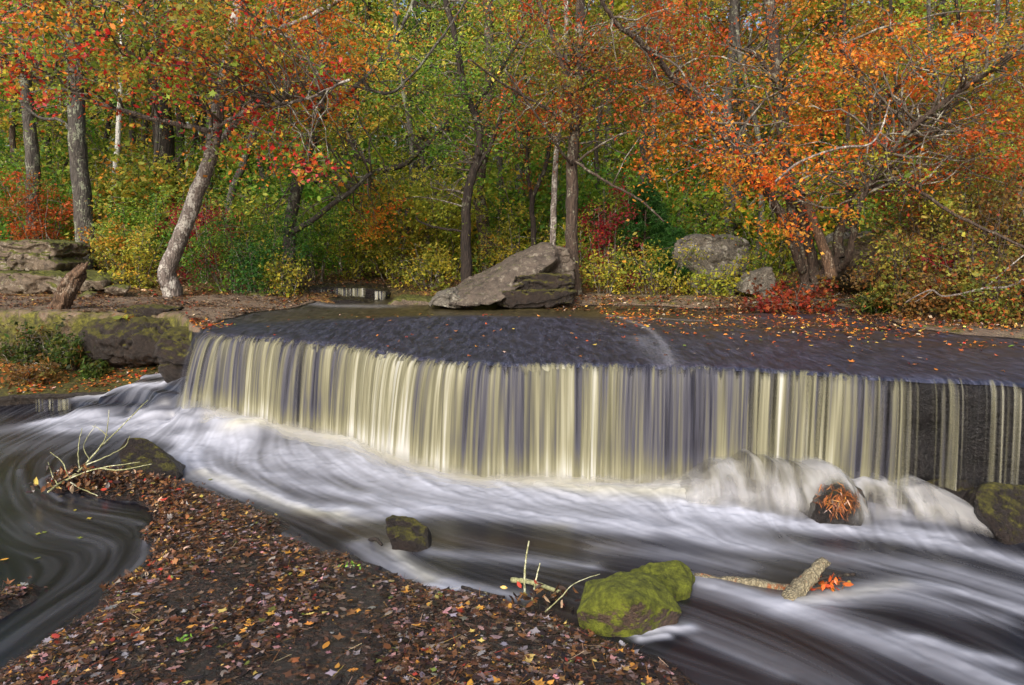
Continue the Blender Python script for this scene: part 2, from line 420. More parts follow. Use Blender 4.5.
# upper river sheet, thin water sliding over the shelf
ux = np.linspace(-4.6, 12, 700); uv = np.concatenate([[.0005, .003, .006], np.linspace(0.01, 1, 200)])
rows = []; foam = []; br = []; stn = []
Ly = lipY(ux)
for v in uv:
    yy = Ly+v*(16.4-Ly); sd = wet_sd(ux, yy)
    z = shelf_z(ux, np.maximum(yy, Ly))+.012-.05*sstep(.06, -.12, sd)+.010*(fb2(ux, yy, 3.0, 77, 3)-.5)*2
    rows.append(np.stack([ux, yy, z], -1))
    f = 0
    for P, w, a in ((PZ([(606, 314), (625, 318), (648, 329), (664, 344), (672, 362)], 1.25), .05, .42), (PZ([(700, 320), (650, 318), (610, 316)], 1.25), .10, .3), (PZ([(640, 338), (655, 350), (668, 364)], 1.25), .16, .22), (PZ([(315, 305), (385, 305)], 1.25), .3, .5)):
        d, t = line_d(ux, yy, P); f = f+a*np.exp(-(d/w)**2)*(1-.5*t)
    foam.append(f+0*ux); stn.append(np.clip(sstep(8.2, 11.5, yy+.5*np.maximum(ux, 0)-1.0)*sstep(.8, 2.6, ux), 0, 1))
    br.append(np.clip(sstep(11.3, 12.3, yy-.12*ux+.5*(fb2(ux, yy, 1.2, 41, 3)-.5))*.95*np.exp(-((ux+.3)/4)**4), 0, 1))
o = mesh('river_upper_sheet', np.array(rows).reshape(-1, 3), gridfaces(len(rows), len(ux)), M_upper, attrs={'foam': np.array(foam), 'brown': np.array(br), 'stain': np.array(stn)})
o.name = 'upper_river'; tagit(o, 'thin dark sheet of river water sliding over the shelf to the falls', 'river', kind='structure')

# ---------------------------------------------------------------- lower river
CTRL = []
def cz(px, py, z): g = G(px, py, z); CTRL.append((g[0], g[1], z))
for px, py, z in [(196, 372, .66), (186, 380, .60), (212, 384, .56), (240, 392, .46), (160, 388, .42), (130, 394, .30), (100, 399, .25), (200, 402, .30), (240, 407, .27),
                  (88, 403, .22), (150, 404, .25), (270, 414, .24), (290, 425, .14), (90, 414, .05), (130, 417, .05), (175, 419, .07), (225, 421, .16), (260, 427, .17),
                  (30, 420, .02), (0, 425, 0), (100, 432, .02), (180, 432, .05), (230, 436, .08), (200, 446, 0.0), (240, 452, .0), (160, 442, 0), (-80, 430, 0),
                  (300, 437, .10), (350, 446, .12), (400, 460, .08), (450, 470, .05), (500, 478, .04), (560, 486, .03), (620, 490, .03), (660, 493, .06), (685, 495, .06), (640, 500, .04),
                  (300, 470, .02), (400, 490, .02), (500, 505, .02), (600, 518, .02), (680, 515, .03), (300, 500, -.01), (400, 520, 0),
                  (705, 474, .12), (735, 468, .14), (770, 466, .14), (810, 468, .14), (850, 470, .13), (890, 474, .12), (930, 476, .12), (965, 480, .12), (1010, 484, .12), (1060, 486, .12),
                  (700, 500, .05), (735, 492, .08), (725, 508, .03), (775, 492, .08), (770, 512, .02), (812, 500, .07), (800, 518, .0), (860, 505, .05), (865, 522, 0), (905, 502, .05), (905, 520, .0),
                  (950, 504, .05), (950, 522, .0), (1000, 520, .04), (1000, 545, 0), (1060, 530, .04), (1060, 560, 0),
                  (700, 540, 0), (800, 545, 0), (900, 550, 0), (950, 580, 0), (1024, 620, 0), (700, 600, 0), (800, 640, 0), (600, 560, 0), (500, 545, 0), (1024, 690, 0), (850, 690, 0),
                  (0, 480, 0), (0, 560, 0), (100, 520, 0), (200, 500, 0), (300, 540, 0), (60, 460, 0), (400, 600, 0), (512, 800, 0), (0, 700, 0), (-200, 500, 0), (-200, 700, 0), (1200, 560, 0), (1200, 700, 0)]:
    cz(px, py, z)
for x_, z_ in [(-4.0, .42), (-3.4, .18), (-2.7, .11), (-1.9, .11), (-1.2, .07), (-.6, .04), (0, .03), (.9, .03), (1.4, .04), (1.75, .10), (2.05, .12), (2.4, .14), (3.0, .14), (3.6, .12), (4.4, .12), (5.5, .12)]:
    for dd in (.1, .8): CTRL.append((x_+dd*.2, float(lipY(x_))+dd, z_))
CT = np.array(CTRL)
def rbf_fit(P, v):
    n = len(P); r = np.hypot(P[:, None, 0]-P[None, :, 0], P[:, None, 1]-P[None, :, 1])
    A = np.zeros((n+3, n+3)); A[:n, :n] = r+np.eye(n)*.004; A[:n, n] = 1; A[:n, n+1:] = P; A[n, :n] = 1; A[n+1:, :n] = P.T
    return np.linalg.solve(A, np.concatenate([v, np.zeros((3,)+v.shape[1:])]))
def rbf_eval(P, w, x, y):
    x = np.asarray(x, float); sh = x.shape; x = x.ravel(); y = np.asarray(y, float).ravel(); n = len(P)
    out = w[n]+w[n+1]*x+w[n+2]*y
    for i in range(n): out = out+w[i]*np.hypot(x-P[i, 0], y-P[i, 1])
    return out.reshape(sh)
_wz = rbf_fit(CT[:, :2], CT[:, 2])
def river_z(x, y): return np.clip(rbf_eval(CT[:, :2], _wz, x, y), -.03, .75)

rx = np.arange(-9.6, 6.6, .0165); ry = np.arange(3.0, 11.7, .0165)
RX, RY = np.meshgrid(rx, ry); NR, NC = RX.shape
# flow field from strokes
FP = []; FV = []
def flow(pts, z=0.0):
    P = np.array(PZ(pts, z)); P = crv(np.c_[P, P[:, 0]*0], 3)[:, :2]
    T = np.gradient(P, axis=0); T /= np.linalg.norm(T, axis=1)[:, None]+1e-9
    FP.extend(P); FV.extend(T)
flow([(450, 478), (560, 500), (700, 532), (860, 572), (1040, 640)])
flow([(300, 442), (335, 470), (400, 497), (520, 512), (650, 530), (800, 560), (940, 600), (1050, 660)])
flow([(600, 488), (640, 505), (760, 530), (900, 552), (1060, 590)])
flow([(250, 432), (200, 424), (110, 424), (40, 440), (5, 470), (0, 500), (40, 540), (70, 545)])
flow([(-60, 440), (-60, 520), (-20, 580), (-60, 680)])
flow([(45, 470), (38, 485), (60, 505), (110, 515), (145, 520), (150, 535), (130, 560), (110, 590), (50, 635), (0, 670)])
flow([(20, 470), (25, 500), (60, 530), (110, 545), (100, 575), (60, 600), (0, 640)])
flow([(205, 430), (188, 455), (215, 480), (285, 510), (360, 547), (440, 592), (600, 645), (760, 700)])
flow([(240, 445), (290, 485), (370, 512), (450, 540), (560, 560), (700, 590), (820, 640), (920, 700)])
flow([(620, 560), (700, 575), (800, 610), (900, 650), (1010, 700)])
flow([(800, 600), (860, 592), (930, 588), (1040, 625)])
flow([(740, 458), (730, 480), (715, 512)], .2); flow([(790, 460), (790, 485), (775, 515)], .2); flow([(900, 468), (915, 495), (930, 525)], .2); flow([(850, 464), (865, 490), (870, 522)], .2)
flow([(700, 470), (690, 490), (670, 505)], .1); flow([(1000, 500), (1015, 535), (1060, 560)], .1)
flow([(212, 384), (160, 392), (110, 408), (60, 430)], .25); flow([(245, 392), (215, 405), (190, 425), (150, 440)], .25); flow([(270, 412), (262, 428), (250, 442)], .2)
for a, b in (((330, 440), (345, 462)), ((400, 456), (415, 480)), ((500, 472), (520, 495)), ((600, 485), (620, 505))): flow([a, b, (b[0]+14, b[1]+9)])
FP = np.array(FP); FV = np.array(FV)
def flow_at(x, y, p=3.0):
    num = np.zeros(x.shape+(2,)); den = np.zeros(x.shape)
    for q, v in zip(FP, FV):
        w = 1/((x-q[0])**2+(y-q[1])**2+.01)**(p/2); num += w[..., None]*v; den += w
    n = num/den[..., None]; return n/(np.linalg.norm(n, axis=-1)[..., None]+1e-6)
cs = (slice(None, None, 4), slice(None, None, 4))
Vc = flow_at(RX[cs], RY[cs])
def up(A, n0, n1):
    a = np.linspace(0, A.shape[0]-1, n0); b = np.linspace(0, A.shape[1]-1, n1)
    i = np.minimum(a.astype(int), A.shape[0]-2); j = np.minimum(b.astype(int), A.shape[1]-2); fa = (a-i)[:, None, None]; fb = (b-j)[None, :, None]
    return A[i][:, j]*(1-fa)*(1-fb)+A[i+1][:, j]*fa*(1-fb)+A[i][:, j+1]*(1-fa)*fb+A[i+1][:, j+1]*fa*fb
VF = up(Vc, NR, NC); VF /= np.linalg.norm(VF, axis=-1)[..., None]+1e-6
def blur(A, n):
    k = np.hanning(n+2)[1:-1]; k /= k.sum()
    A = np.apply_along_axis(lambda r: np.convolve(np.pad(r, n//2, 'edge'), k, 'valid')[:len(r)], 0, A)
    return np.apply_along_axis(lambda r: np.convolve(np.pad(r, n//2, 'edge'), k, 'valid')[:len(r)], 1, A)
def lic(N, L):
    acc = N.copy(); cnt = 1.0
    jj, ii = np.meshgrid(np.arange(NC), np.arange(NR))
    for s in (1, -1):
        x = jj.astype(float); y = ii.astype(float)
        for k in range(L):
            xi = np.clip(np.rint(x).astype(int), 0, NC-1); yi = np.clip(np.rint(y).astype(int), 0, NR-1)
            v = VF[yi, xi]; x = x+s*v[..., 0]; y = y+s*v[..., 1]
            x0 = np.clip(np.floor(x).astype(int), 0, NC-2); y0 = np.clip(np.floor(y).astype(int), 0, NR-2); fx = np.clip(x-x0, 0, 1); fy = np.clip(y-y0, 0, 1)
            w = .5+.5*math.cos(math.pi*k/L)
            acc = acc+w*(N[y0, x0]*(1-fx)*(1-fy)+N[y0, x0+1]*fx*(1-fy)+N[y0+1, x0]*(1-fx)*fy+N[y0+1, x0+1]*fx*fy); cnt += w
    a = acc/cnt; a = (a-a.mean())/(a.std()+1e-9); return a
N0 = RNG.random((NR, NC))
Lf = lic(blur(N0, 3), 44); Lc = lic(blur(RNG.random((NR, NC)), 11), 60); Lb = Lc
Fm = np.full((NR, NC), .0); Tn = np.zeros((NR, NC)); Bw = np.zeros((NR, NC))
def stroke(A, pts, w, a, z=0.0, w2=None):
    global Fm
    P = np.array(PZ(pts, z)); P = crv(np.c_[P, P[:, 0]*0], 4)[:, :2]
    x0, x1, y0, y1 = P[:, 0].min()-3*w, P[:, 0].max()+3*w, P[:, 1].min()-3*w, P[:, 1].max()+3*w
    j0, j1 = np.searchsorted(rx, (x0, x1)); i0, i1 = np.searchsorted(ry, (y0, y1))
    d, t = line_d(RX[i0:i1, j0:j1], RY[i0:i1, j0:j1], P)
    ww = w if w2 is None else w+(w2-w)*t
    g = a*np.exp(-(d/ww)**2)
    A[i0:i1, j0:j1] = 1-(1-A[i0:i1, j0:j1])*(1-np.clip(g, 0, 1)) if a > 0 else A[i0:i1, j0:j1]*(1+g)
for pts, w, a in [
    ([(240, 436), (300, 440), (400, 462), (500, 480), (600, 493), (690, 500)], .26, 1.0),
    ([(290, 455), (400, 480), (520, 498), (640, 510), (720, 520)], .38, .62), ([(225, 445), (330, 470), (450, 492), (600, 505), (700, 514)], .34, .6), ([(180, 452), (205, 470), (250, 490)], .22, .6),
    ([(185, 440), (200, 462), (225, 480), (300, 505), (340, 512)], .16, .95),
    ([(330, 508), (400, 512), (440, 508)], .12, .7),
    ([(215, 440), (260, 470), (330, 492), (420, 505), (560, 522), (640, 532)], .16, .7),
    ([(340, 520), (460, 512), (600, 524), (760, 548)], .14, .5),
    ([(90, 408), (150, 410), (230, 414), (270, 425)], .22, .95),
    ([(186, 384), (215, 392), (250, 400)], .3, .9),
    ([(110, 400), (180, 394), (230, 400)], .2, .75),
    ([(40, 426), (120, 424), (200, 428), (290, 438)], .18, .75),
    ([(0, 430), (60, 428), (150, 430)], .3, .3), ([(0, 450), (60, 440), (140, 438)], .4, .2),
    ([(150, 436), (200, 442), (240, 448)], .2, .6),
    ([(395, 548), (400, 560), (425, 576), (470, 588), (520, 596)], .09, .6),
    ([(360, 545), (385, 565), (430, 585)], .12, .4),
    ([(425, 586), (455, 590)], .05, .8),
    ([(430, 552), (520, 560), (590, 566)], .09, .4),
    ([(690, 492), (700, 478), (735, 464), (780, 462)], .18, .95), ([(800, 464), (860, 470), (940, 476)], .14, .85),
    ([(700, 500), (740, 500), (800, 508), (870, 512), (940, 518)], .2, .85), ([(735, 475), (800, 480)], .2, .9), ([(870, 480), (930, 495)], .18, .7),
    ([(690, 510), (780, 524), (880, 534), (980, 552), (1060, 575)], .15, .75),
    ([(110, 402), (180, 398), (250, 410)], .26, .8), ([(60, 432), (160, 430), (265, 437)], .18, .7),
    ([(680, 508), (740, 516), (810, 524), (880, 528), (950, 536)], .16, .8),
    ([(650, 520), (720, 540), (840, 556), (960, 575), (1060, 605)], .18, .45),
    ([(980, 510), (1010, 530), (1040, 545)], .1, .35),
    ([(600, 548), (680, 556), (740, 566)], .14, .35),
    ([(690, 580), (760, 600), (860, 632), (960, 668), (1040, 700)], .16, .62),
    ([(780, 608), (850, 592), (900, 584), (960, 592), (1060, 622)], .11, .65),
    ([(830, 600), (900, 596), (1000, 618)], .12, .4),
    ([(900, 636), (930, 642), (960, 652), (1010, 664)], .07, .7),
    ([(636, 634), (665, 630), (690, 628)], .05, .9), ([(640, 640), (668, 636)], .03, .8),
    ([(600, 600), (680, 620), (780, 660), (840, 690)], .1, .2), ([(700, 640), (780, 675)], .08, .2),
    ([(20, 470), (28, 490), (60, 508), (110, 516), (140, 524)], .04, .12), ([(150, 528), (140, 560), (112, 590)], .025, .3), ([(60, 470), (40, 482), (60, 500)], .03, .2),
    ([(140, 540), (118, 575), (60, 610), (0, 650)], .04, .07), ([(0, 490), (40, 530), (100, 545)], .2, .07), ([(90, 470), (130, 500)], .05, .2),
    ([(240, 515), (300, 545), (360, 572)], .06, .25)]: stroke(Fm, pts, w, a)
for pts, w, a in [([(240, 436), (300, 440), (400, 462), (500, 480), (600, 493), (690, 500)], .2, .75), ([(90, 405), (230, 405), (270, 420)], .22, .6), ([(200, 470), (300, 510), (340, 514)], .1, .5),
                  ([(690, 480), (740, 464), (860, 472)], .25, .5), ([(300, 512), (420, 530), (560, 530)], .1, .6), ([(800, 600), (900, 584)], .1, .4), ([(395, 550), (430, 580)], .1, .6), ([(880, 475), (930, 500)], .3, .5)]: stroke(Tn, pts, w, a)
for pts, w, a in [([(700, 600), (860, 640), (960, 690)], .35, .2), ([(440, 540), (620, 548)], .15, .9), ([(300, 515), (400, 545)], .15, .7), ([(700, 680), (800, 690)], .4, .25), ([(680, 578), (780, 590)], .12, .9), ([(450, 600), (560, 615)], .15, .7)]: stroke(Bw, pts, w, a)
# a coarse mottling and along-stream streaks break the foam up
mott = fb2(RX, RY, 2.4, 51, 4)-.5
mott2 = fb2(RX, RY, 6.5, 53, 4)-.5
stp = np.exp(-(line_d(RX, RY, PZ([(700, 485), (800, 485), (960, 490)], .2))[0]/.35)**2)
foam = Fm*(.84+.055*Lf+.035*Lc+(1-Fm)*(.10*Lf+.04*Lc))*(.72+.28*Fm)+mott*.62*Fm*(1-.45*Fm)+mott2*.40*Fm*(1-.5*Fm)+stp*(mott2*.9-.05+.06*Lf)*Fm
foam = foam+np.clip(.015+.018*Lf, 0, .2)*(1-Fm)*(1+.7*sstep(6, 7.5, RY))
foam = np.clip(foam, 0, 1)
stp0 = stp
RZ = river_z(RX, RY)
_ph = RZ+.16*(fb2(RX, RY, 1.7, 91, 3)-.5)*sstep(.08, .2, RZ); _h0 = .19; _fr = _ph/_h0-np.floor(_ph/_h0)
_te = _h0*(np.floor(_ph/_h0)+sstep(.15, .85, _fr)); RZ = RZ+(_te-RZ)*(.7-.35*sstep(0, 1, RX))*sstep(.07, .16, RZ)

foam = foam*(1-.6*np.exp(-((RX-2.88)/.2)**2-((RY-6.42)/.2)**2))
RZ = RZ+.004*Lc*Fm+.012*Fm+.05*mott2*Fm+.06*mott*Fm
# a lump of foam where the curtain lands
keep = RY < lipY(RX)+.45
o = mesh('river', np.stack([RX, RY, RZ], -1).reshape(-1, 3), gridfaces(NR, NC, keep), M_river, attrs={'foam': foam, 'tan': np.clip(Tn, 0, 1), 'brown': np.clip(Bw, 0, 1)})
tagit(o, 'dark river with silky white streaks swirling away below the falls', 'river', kind='structure')

# ---------------------------------------------------------------- the falls
def curtain(name, x0, x1, zbot, seed, dens, out_=.2, label='', step=.0055, rows_=34, tintbias=0, ztop=None, yoff=0, kind='structure', cat='waterfall'):
    n = int((x1-x0)*1.25/step); xs = np.linspace(x0, x1, n)
    ys = lipY(xs); ds = np.hypot(np.gradient(xs), np.gradient(ys)); s = np.cumsum(ds)
    sm = 61; kk = np.hanning(sm); kk /= kk.sum()
    ysm = np.convolve(np.pad(ys, 150, 'edge'), np.hanning(301)/np.hanning(301).sum(), 'valid')
    tx = np.gradient(xs); ty = np.gradient(ysm); L = np.hypot(tx, ty); nxn, nyn = ty/L, -tx/L
    V = []; A = []; Tt = []
    n1 = lambda f, sd, w=0.0: fbm(np.stack([s*f, np.zeros(n)+w, np.zeros(n)], -1), sd, 3)
    wid = .5+1.0*n1(1.5, seed+9)
    dn = dens(xs)*(1-.30*sstep(.5, .72, n1(1.3, seed+77)))
    h0 = shelf_z(xs, ys+.03) if ztop is None else ztop(xs)
    hb = zbot(xs, ys)
    for r in range(rows_):
        t = r/(rows_-1)
        if t < .12:
            q = t/.12; dy = .09*(1-q); z = h0+.042-.047*q*q; o_ = -dy
            off = np.full(n, o_)+.0
        else:
            q = (t-.12)/.88; z = (h0-.005)*(1-q)+hb*q; off = out_*np.sqrt(np.maximum(q, 0))*(h0-hb)*np.clip(.6+.8*n1(2.2, seed+21), .4, 1.5)*(1+1.3*sstep(-3.3, -4.3, xs))
        wob = n1(9, seed, t*.5)-.5; wob2 = n1(30, seed+3, t*.7)-.5
        am = min(1, t/.12)
        off = off+am*(.05*wob+.022*wob2)
        V.append(np.stack([xs+nxn*off, ys+nyn*off+yoff, z+0*xs], -1))
        sw = s+.22*n1(1.6, seed+31)+.03*n1(11, seed+32, t*.6)
        def m1(f, sd, w=0.0): return fbm(np.stack([sw*f, np.zeros(n)+w, np.zeros(n)], -1), sd, 2)
        c = .5+.50*(m1(7, seed, t*.3)-.5)+.66*(m1(17, seed+1, t*.5)-.5)+.55*(m1(1.7, seed+2)-.5)+.55*(m1(41, seed+4, t*1.4)-.5)+.3*(m1(85, seed+44, t*2)-.5)
        Tt.append(np.clip(.46+.16*np.sin(xs*2.1+1)*np.sin(xs*.9)+.98*(c-.5)+tintbias+.34*sstep(.66, 1.0, t)+.12*(n1(5, seed+51, t*3)-.5), 0, 1))
        thr = m1(13, seed+6, t*.3)*.45+m1(33, seed+7, t*.5)*.55
        fz = sstep(3.1, 4.2, xs); thr = thr*(1-fz)+fz*(m1(5, seed+66)*.45+m1(55, seed+67, t*.5)*.55)
        a = sstep(-.16, .20, thr-(1-dn)*.95+.06)
        st = -.03+.18*n1(30, seed+8)+.07*n1(6, seed+18)
        foot = .80+.14*n1(9, seed+28)
        a = a*sstep(st-.025, st+.05, t)*(1-sstep(foot, foot+.26, t)*.92)*sstep(x0-.02, x0+.28, xs)
        A.append(a*(.80+.20*np.clip(c*1.3, 0, 1))*(1-.30*fz))
    o = mesh(name, np.array(V).reshape(-1, 3), gridfaces(rows_, n), M_falls, attrs={'tint': np.array(Tt), 'alpha': np.array(A)})
    tagit(o, label, cat, kind=kind); return o
def zb_main(x, y): return np.clip(river_z(x, y-.2), .0, .6)-.04
dens_main = lambda x: np.interp(x, [-4.3, -3.9, 1.6, 2.3, 2.6, 3.0, 3.6, 3.9, 4.1, 4.6, 6], [.75, 1.0, .90, .66, .58, .60, .62, .36, .25, .21, .20])
curtain('waterfall', -4.36, 6.2, zb_main, 101, dens_main, .2, 'wide curtain of silky cream and grey water falling over the rock shelf')
dens_b = lambda x: np.interp(x, [-4.3, -3.9, 1.6, 2.4, 3.0, 3.6, 3.9, 6], [.6, .85, .60, .40, .38, .40, .15, .1])
o = curtain('waterfall', -4.2, 4.4, zb_main, 205, dens_b, .05, 'thin inner veil of grey water close against the dark rock behind the main curtain', step=.008, tintbias=-.12, yoff=-.01)

# spray rising where the curtain lands: thin translucent sheets of fine drops
def mat_spray():
    m, nt, out = newmat('spray'); T = NT(nt)
    col = T.mix(T.attr('tint'), s4(206, 206, 214), s4(208, 204, 180))
    b = T.n('ShaderNodeBsdfDiffuse', {'Color': col}).outputs[0]; tl = T.n('ShaderNodeBsdfTranslucent', {'Color': col}).outputs[0]
    mx = T.n('ShaderNodeMixShader', {0: .5, 1: b, 2: tl}).outputs[0]
    o = T.n('ShaderNodeMixShader', {0: T.attr('alpha'), 1: T.n('ShaderNodeBsdfTransparent').outputs[0], 2: mx})
    nt.links.new(o.outputs[0], out.inputs[0]); return m
M_spray = mat_spray()
for k_, (o1, hh, am, sd_) in enumerate([(.24, .17, .55, 3), (.33, .13, .5, 5), (.43, .09, .45, 7)]):
    xs = np.linspace(-4.1, 4.0, 1100); ysm = np.convolve(np.pad(lipY(xs), 60, 'edge'), np.hanning(121)/np.hanning(121).sum(), 'valid')
    tx = np.gradient(xs); ty = np.gradient(ysm); L = np.hypot(tx, ty); V = []; A = []; Tt = []
    hn = hh*(.55+.9*fb2(xs, xs*0, 2.5, 60+k_, 4))
    for r in range(12):
        t = r/11; off = o1+.05*(fb2(xs, xs*0+t, 4, 70+k_, 3)-.5)+.14*(1-t)**2
        X_ = xs+ty/L*off; Y_ = ysm-tx/L*off; zb_ = river_z(X_, Y_)
        V.append(np.stack([X_, Y_, zb_-.03+hn*t], -1))
        A.append(am*(1-sstep(.15, 1, t))*sstep(.25, .6, fb2(xs+.2*t, xs*0+t*.5, 6, 80+k_, 4)+.15)*sstep(-4.1, -3.9, xs)*(1-sstep(1.7, 2.3, xs))); Tt.append(fb2(xs, xs*0+t, 3, 90+k_, 3))
    o = mesh('spray', np.array(V).reshape(-1, 3), gridfaces(12, 1100), M_spray, attrs={'alpha': np.array(A), 'tint': np.array(Tt)}); tagit(o, 'soft cream-white spray along the foot of the falls', 'spray', kind='stuff')

# veils of water breaking over the stepped rocks at the foot of the falls
def mat_veil():
    m, nt, out = newmat('veil_water'); T = NT(nt)
    col = T.ramp(T.attr('tint'), [(0, s4(60, 56, 58)), (.4, s4(118, 114, 112)), (.7, s4(170, 168, 160)), (1, s4(206, 206, 208))])
    b = T.bsdf(col, .7, spec=.2); tl = T.n('ShaderNodeBsdfTranslucent', {'Color': col}).outputs[0]
    mx = T.n('ShaderNodeMixShader', {0: .3, 1: b, 2: tl}).outputs[0]
    o = T.n('ShaderNodeMixShader', {0: T.attr('alpha'), 1: T.n('ShaderNodeBsdfTransparent').outputs[0], 2: mx})
    nt.links.new(o.outputs[0], out.inputs[0]); return m
M_veil = mat_veil()
ft = np.array([G(px, py, 0.)[:2] for px, py in [(660, 498), (682, 506), (705, 511), (740, 512), (775, 517), (810, 519), (845, 527), (880, 521), (915, 520), (950, 528), (985, 540)]])
def step_veil(seed, push, am, thr0, label):
    n = 1100; x = np.linspace(1.45, 4.25, n); yf = np.interp(x, ft[:, 0], ft[:, 1]); yf = np.convolve(np.pad(yf, 60, 'edge'), np.hanning(121)/np.hanning(121).sum(), 'valid')
    g = lambda c, w, h: h*np.exp(-((x-c)/w)**2)
    ht = .10+g(1.95, .2, .13)+g(2.30, .22, .26)+g(2.62, .2, .19)+g(2.93, .20, .27)+g(3.35, .25, .18)+g(3.75, .25, .09)+.07*(fb2(x, x*0, 5, 301, 3)-.5)*2
    ht = ht*sstep(1.45, 1.85, x)*(.45+.55*(1-sstep(3.9, 4.25, x)))+.02
    dp = .30+.16*fb2(x, x*0, 2.6, 302, 3)+.5*(ht-.3); yf = yf-.05*(fb2(x, x*0, 4.5, 303, 3)-.5)*2-push
    dh = np.gradient(ht, x); V = []; A = []; Tt = []
    for t in np.linspace(-.6, 1.05, 34):
        tt = min(max(t, 0), 1); a_ = tt*math.pi/2
        z = ht*math.cos(a_)**1.15+push*.6*(1-tt); yy = yf+dp*(1-math.sin(a_)**1.2)+max(0, -t)*.62
        if t < 0: z = z*(1+.10*t)
        lump = .045*(fb2(x, x*0+tt*1.2, 4.5, 304, 3)-.5)+.03*(fb2(x, x*0+tt*.5, 11, 305+seed, 3)-.5)
        X_ = x-np.clip(dh, -1.2, 1.2)*.09*tt*tt
        V.append(np.stack([X_, yy-lump*(.3+tt)*1.6, np.maximum(z+lump*(1-tt)+.012, -.03)], -1))
        xw = x-np.clip(dh, -1.2, 1.2)*.05*tt+.05*(fb2(x, x*0+tt, 2.5, seed+6, 2)-.5)
        c = .68*fbm(np.stack([xw*9+seed, x*0+t*1.1, x*0], -1), seed, 2)+.32*fbm(np.stack([xw*26+seed, x*0+t*1.3, x*0], -1), seed+1, 2)
        patch = fbm(np.stack([x*3.4, x*0+t*1.6, x*0+seed], -1), seed+2, 4)
        hole = np.exp(-((x-2.90)/.17)**2-((tt-.62)/.30)**2)
        Tt.append(np.clip(.68+1.1*(c-.5)+1.5*(patch-.5)-.25*hole, 0, 1))
        al = am*sstep(thr0-.06, thr0+.32, .55*c+.45*patch+.10-.30*hole)*(1-.93*sstep(.35, .8, hole))
        A.append(al*sstep(-.6, -.15, t)*(1-.95*sstep(.62, 1.05, t))*sstep(1.47, 1.9, x)*(1-sstep(4.0, 4.24, x)))
    o = mesh('veil', np.array(V).reshape(-1, 3), gridfaces(34, n), M_veil, attrs={'tint': np.array(Tt), 'alpha': np.array(A)}); tagit(o, label, 'waterfall', kind='structure')
step_veil(41, 0.0, .80, .38, 'broken silky veil of water over the stepped dark rocks below the falls')
step_veil(77, .05, .42, .46, 'thin outer strands of water over the stepped dark rocks below the falls')

# ---------------------------------------------------------------- foreground ledge
LEDGE = PZ([(0, 664), (60, 628), (110, 590), (150, 560), (142, 538), (152, 522), (140, 500), (95, 497), (48, 490), (46, 476), (90, 470), (150, 474), (185, 483), (235, 500), (290, 522), (285, 534), (340, 553), (400, 575), (450, 590), (500, 600), (560, 618), (620, 640), (670, 662), (705, 684)])+[np.array((1.25, 3.0)), np.array((1.5, 1.0)), np.array((-3.4, 1.0)), np.array((-3.2, 3.2))]
ISLET = PZ([(-30, 596), (5, 588), (35, 580), (56, 584), (54, 594), (30, 606), (0, 622), (-40, 640)])
def ledge_z(x, y, full=True):
    d = np.maximum(poly_sd(x, y, LEDGE), poly_sd(x, y, ISLET)-.03)
    e = d+.22*(fb2(x, y, 3.2, 61, 5)-.5)
    z = np.where(e > 0, .17*(1-np.exp(-np.maximum(e, 0)/.32)), e*.8)
    return z+.05*(fb2(x, y, 1.6, 62, 5)-.5)+.02*(fb2(x, y, 9, 63, 3)-.5)-.01
M_ledge = mat_rock('ledge_rock', s4(9, 8, 8), s4(30, 24, 22), s4(60, 44, 28), .2, rough=.26, sc=2.2, leafy=True)
lx = np.arange(-5.6, 2.4, .022); ly = np.arange(1.2, 8.2, .022); LXg, LYg = np.meshgrid(lx, ly)
LZ = ledge_z(LXg, LYg)
o = mesh('rock_ledge', np.stack([LXg, LYg, LZ], -1).reshape(-1, 3), gridfaces(len(ly), len(lx), LZ > -.15), M_ledge)
tagit(o, 'low dark wet rock ledge in the foreground strewn with leaves', 'rock ledge', kind='structure')
# left low ledge with leaves
lf = np.interp
def lf_front(x): return np.interp(x, [-14, -9, -7.5, -6.6, -5.9, -5.5, -5.2], [9.9, 10.35, 10.6, 10.75, 10.9, 11.3, 11.9])+.12*(fb2(x, x*0, 2.0, 71, 4)-.5)*2
def lf_z(x, y): return .25+.2*sstep(0, 1.3, y-lf_front(x))+.06*(fb2(x, y, 2.2, 72, 5)-.5)*2-.02*np.exp(-(y-lf_front(x))/.05)
wx = np.linspace(-14, -4.9, 420); rows = []
fy = lf_front(wx)
for k in range(10, 0, -1):
    t = k/10; rows.append(np.stack([wx, fy+.06+.16*t+.12*(fbm(np.stack([wx*3, wx*0+t*2.4, wx*0], -1), 73, 4)-.5), lf_z(wx, fy)-.02-t*.5], -1))
for v in np.linspace(0, 1, 60): yy = fy+v*1.9; rows.append(np.stack([wx, yy, lf_z(wx, yy)], -1))
o = mesh('bank_ledge', np.array(rows).reshape(-1, 3), gridfaces(len(rows), len(wx)), M_rock_wetmoss)
tagit(o, 'low dark ledge strewn with leaves at the foot of the mossy bank', 'rock ledge', kind='structure')

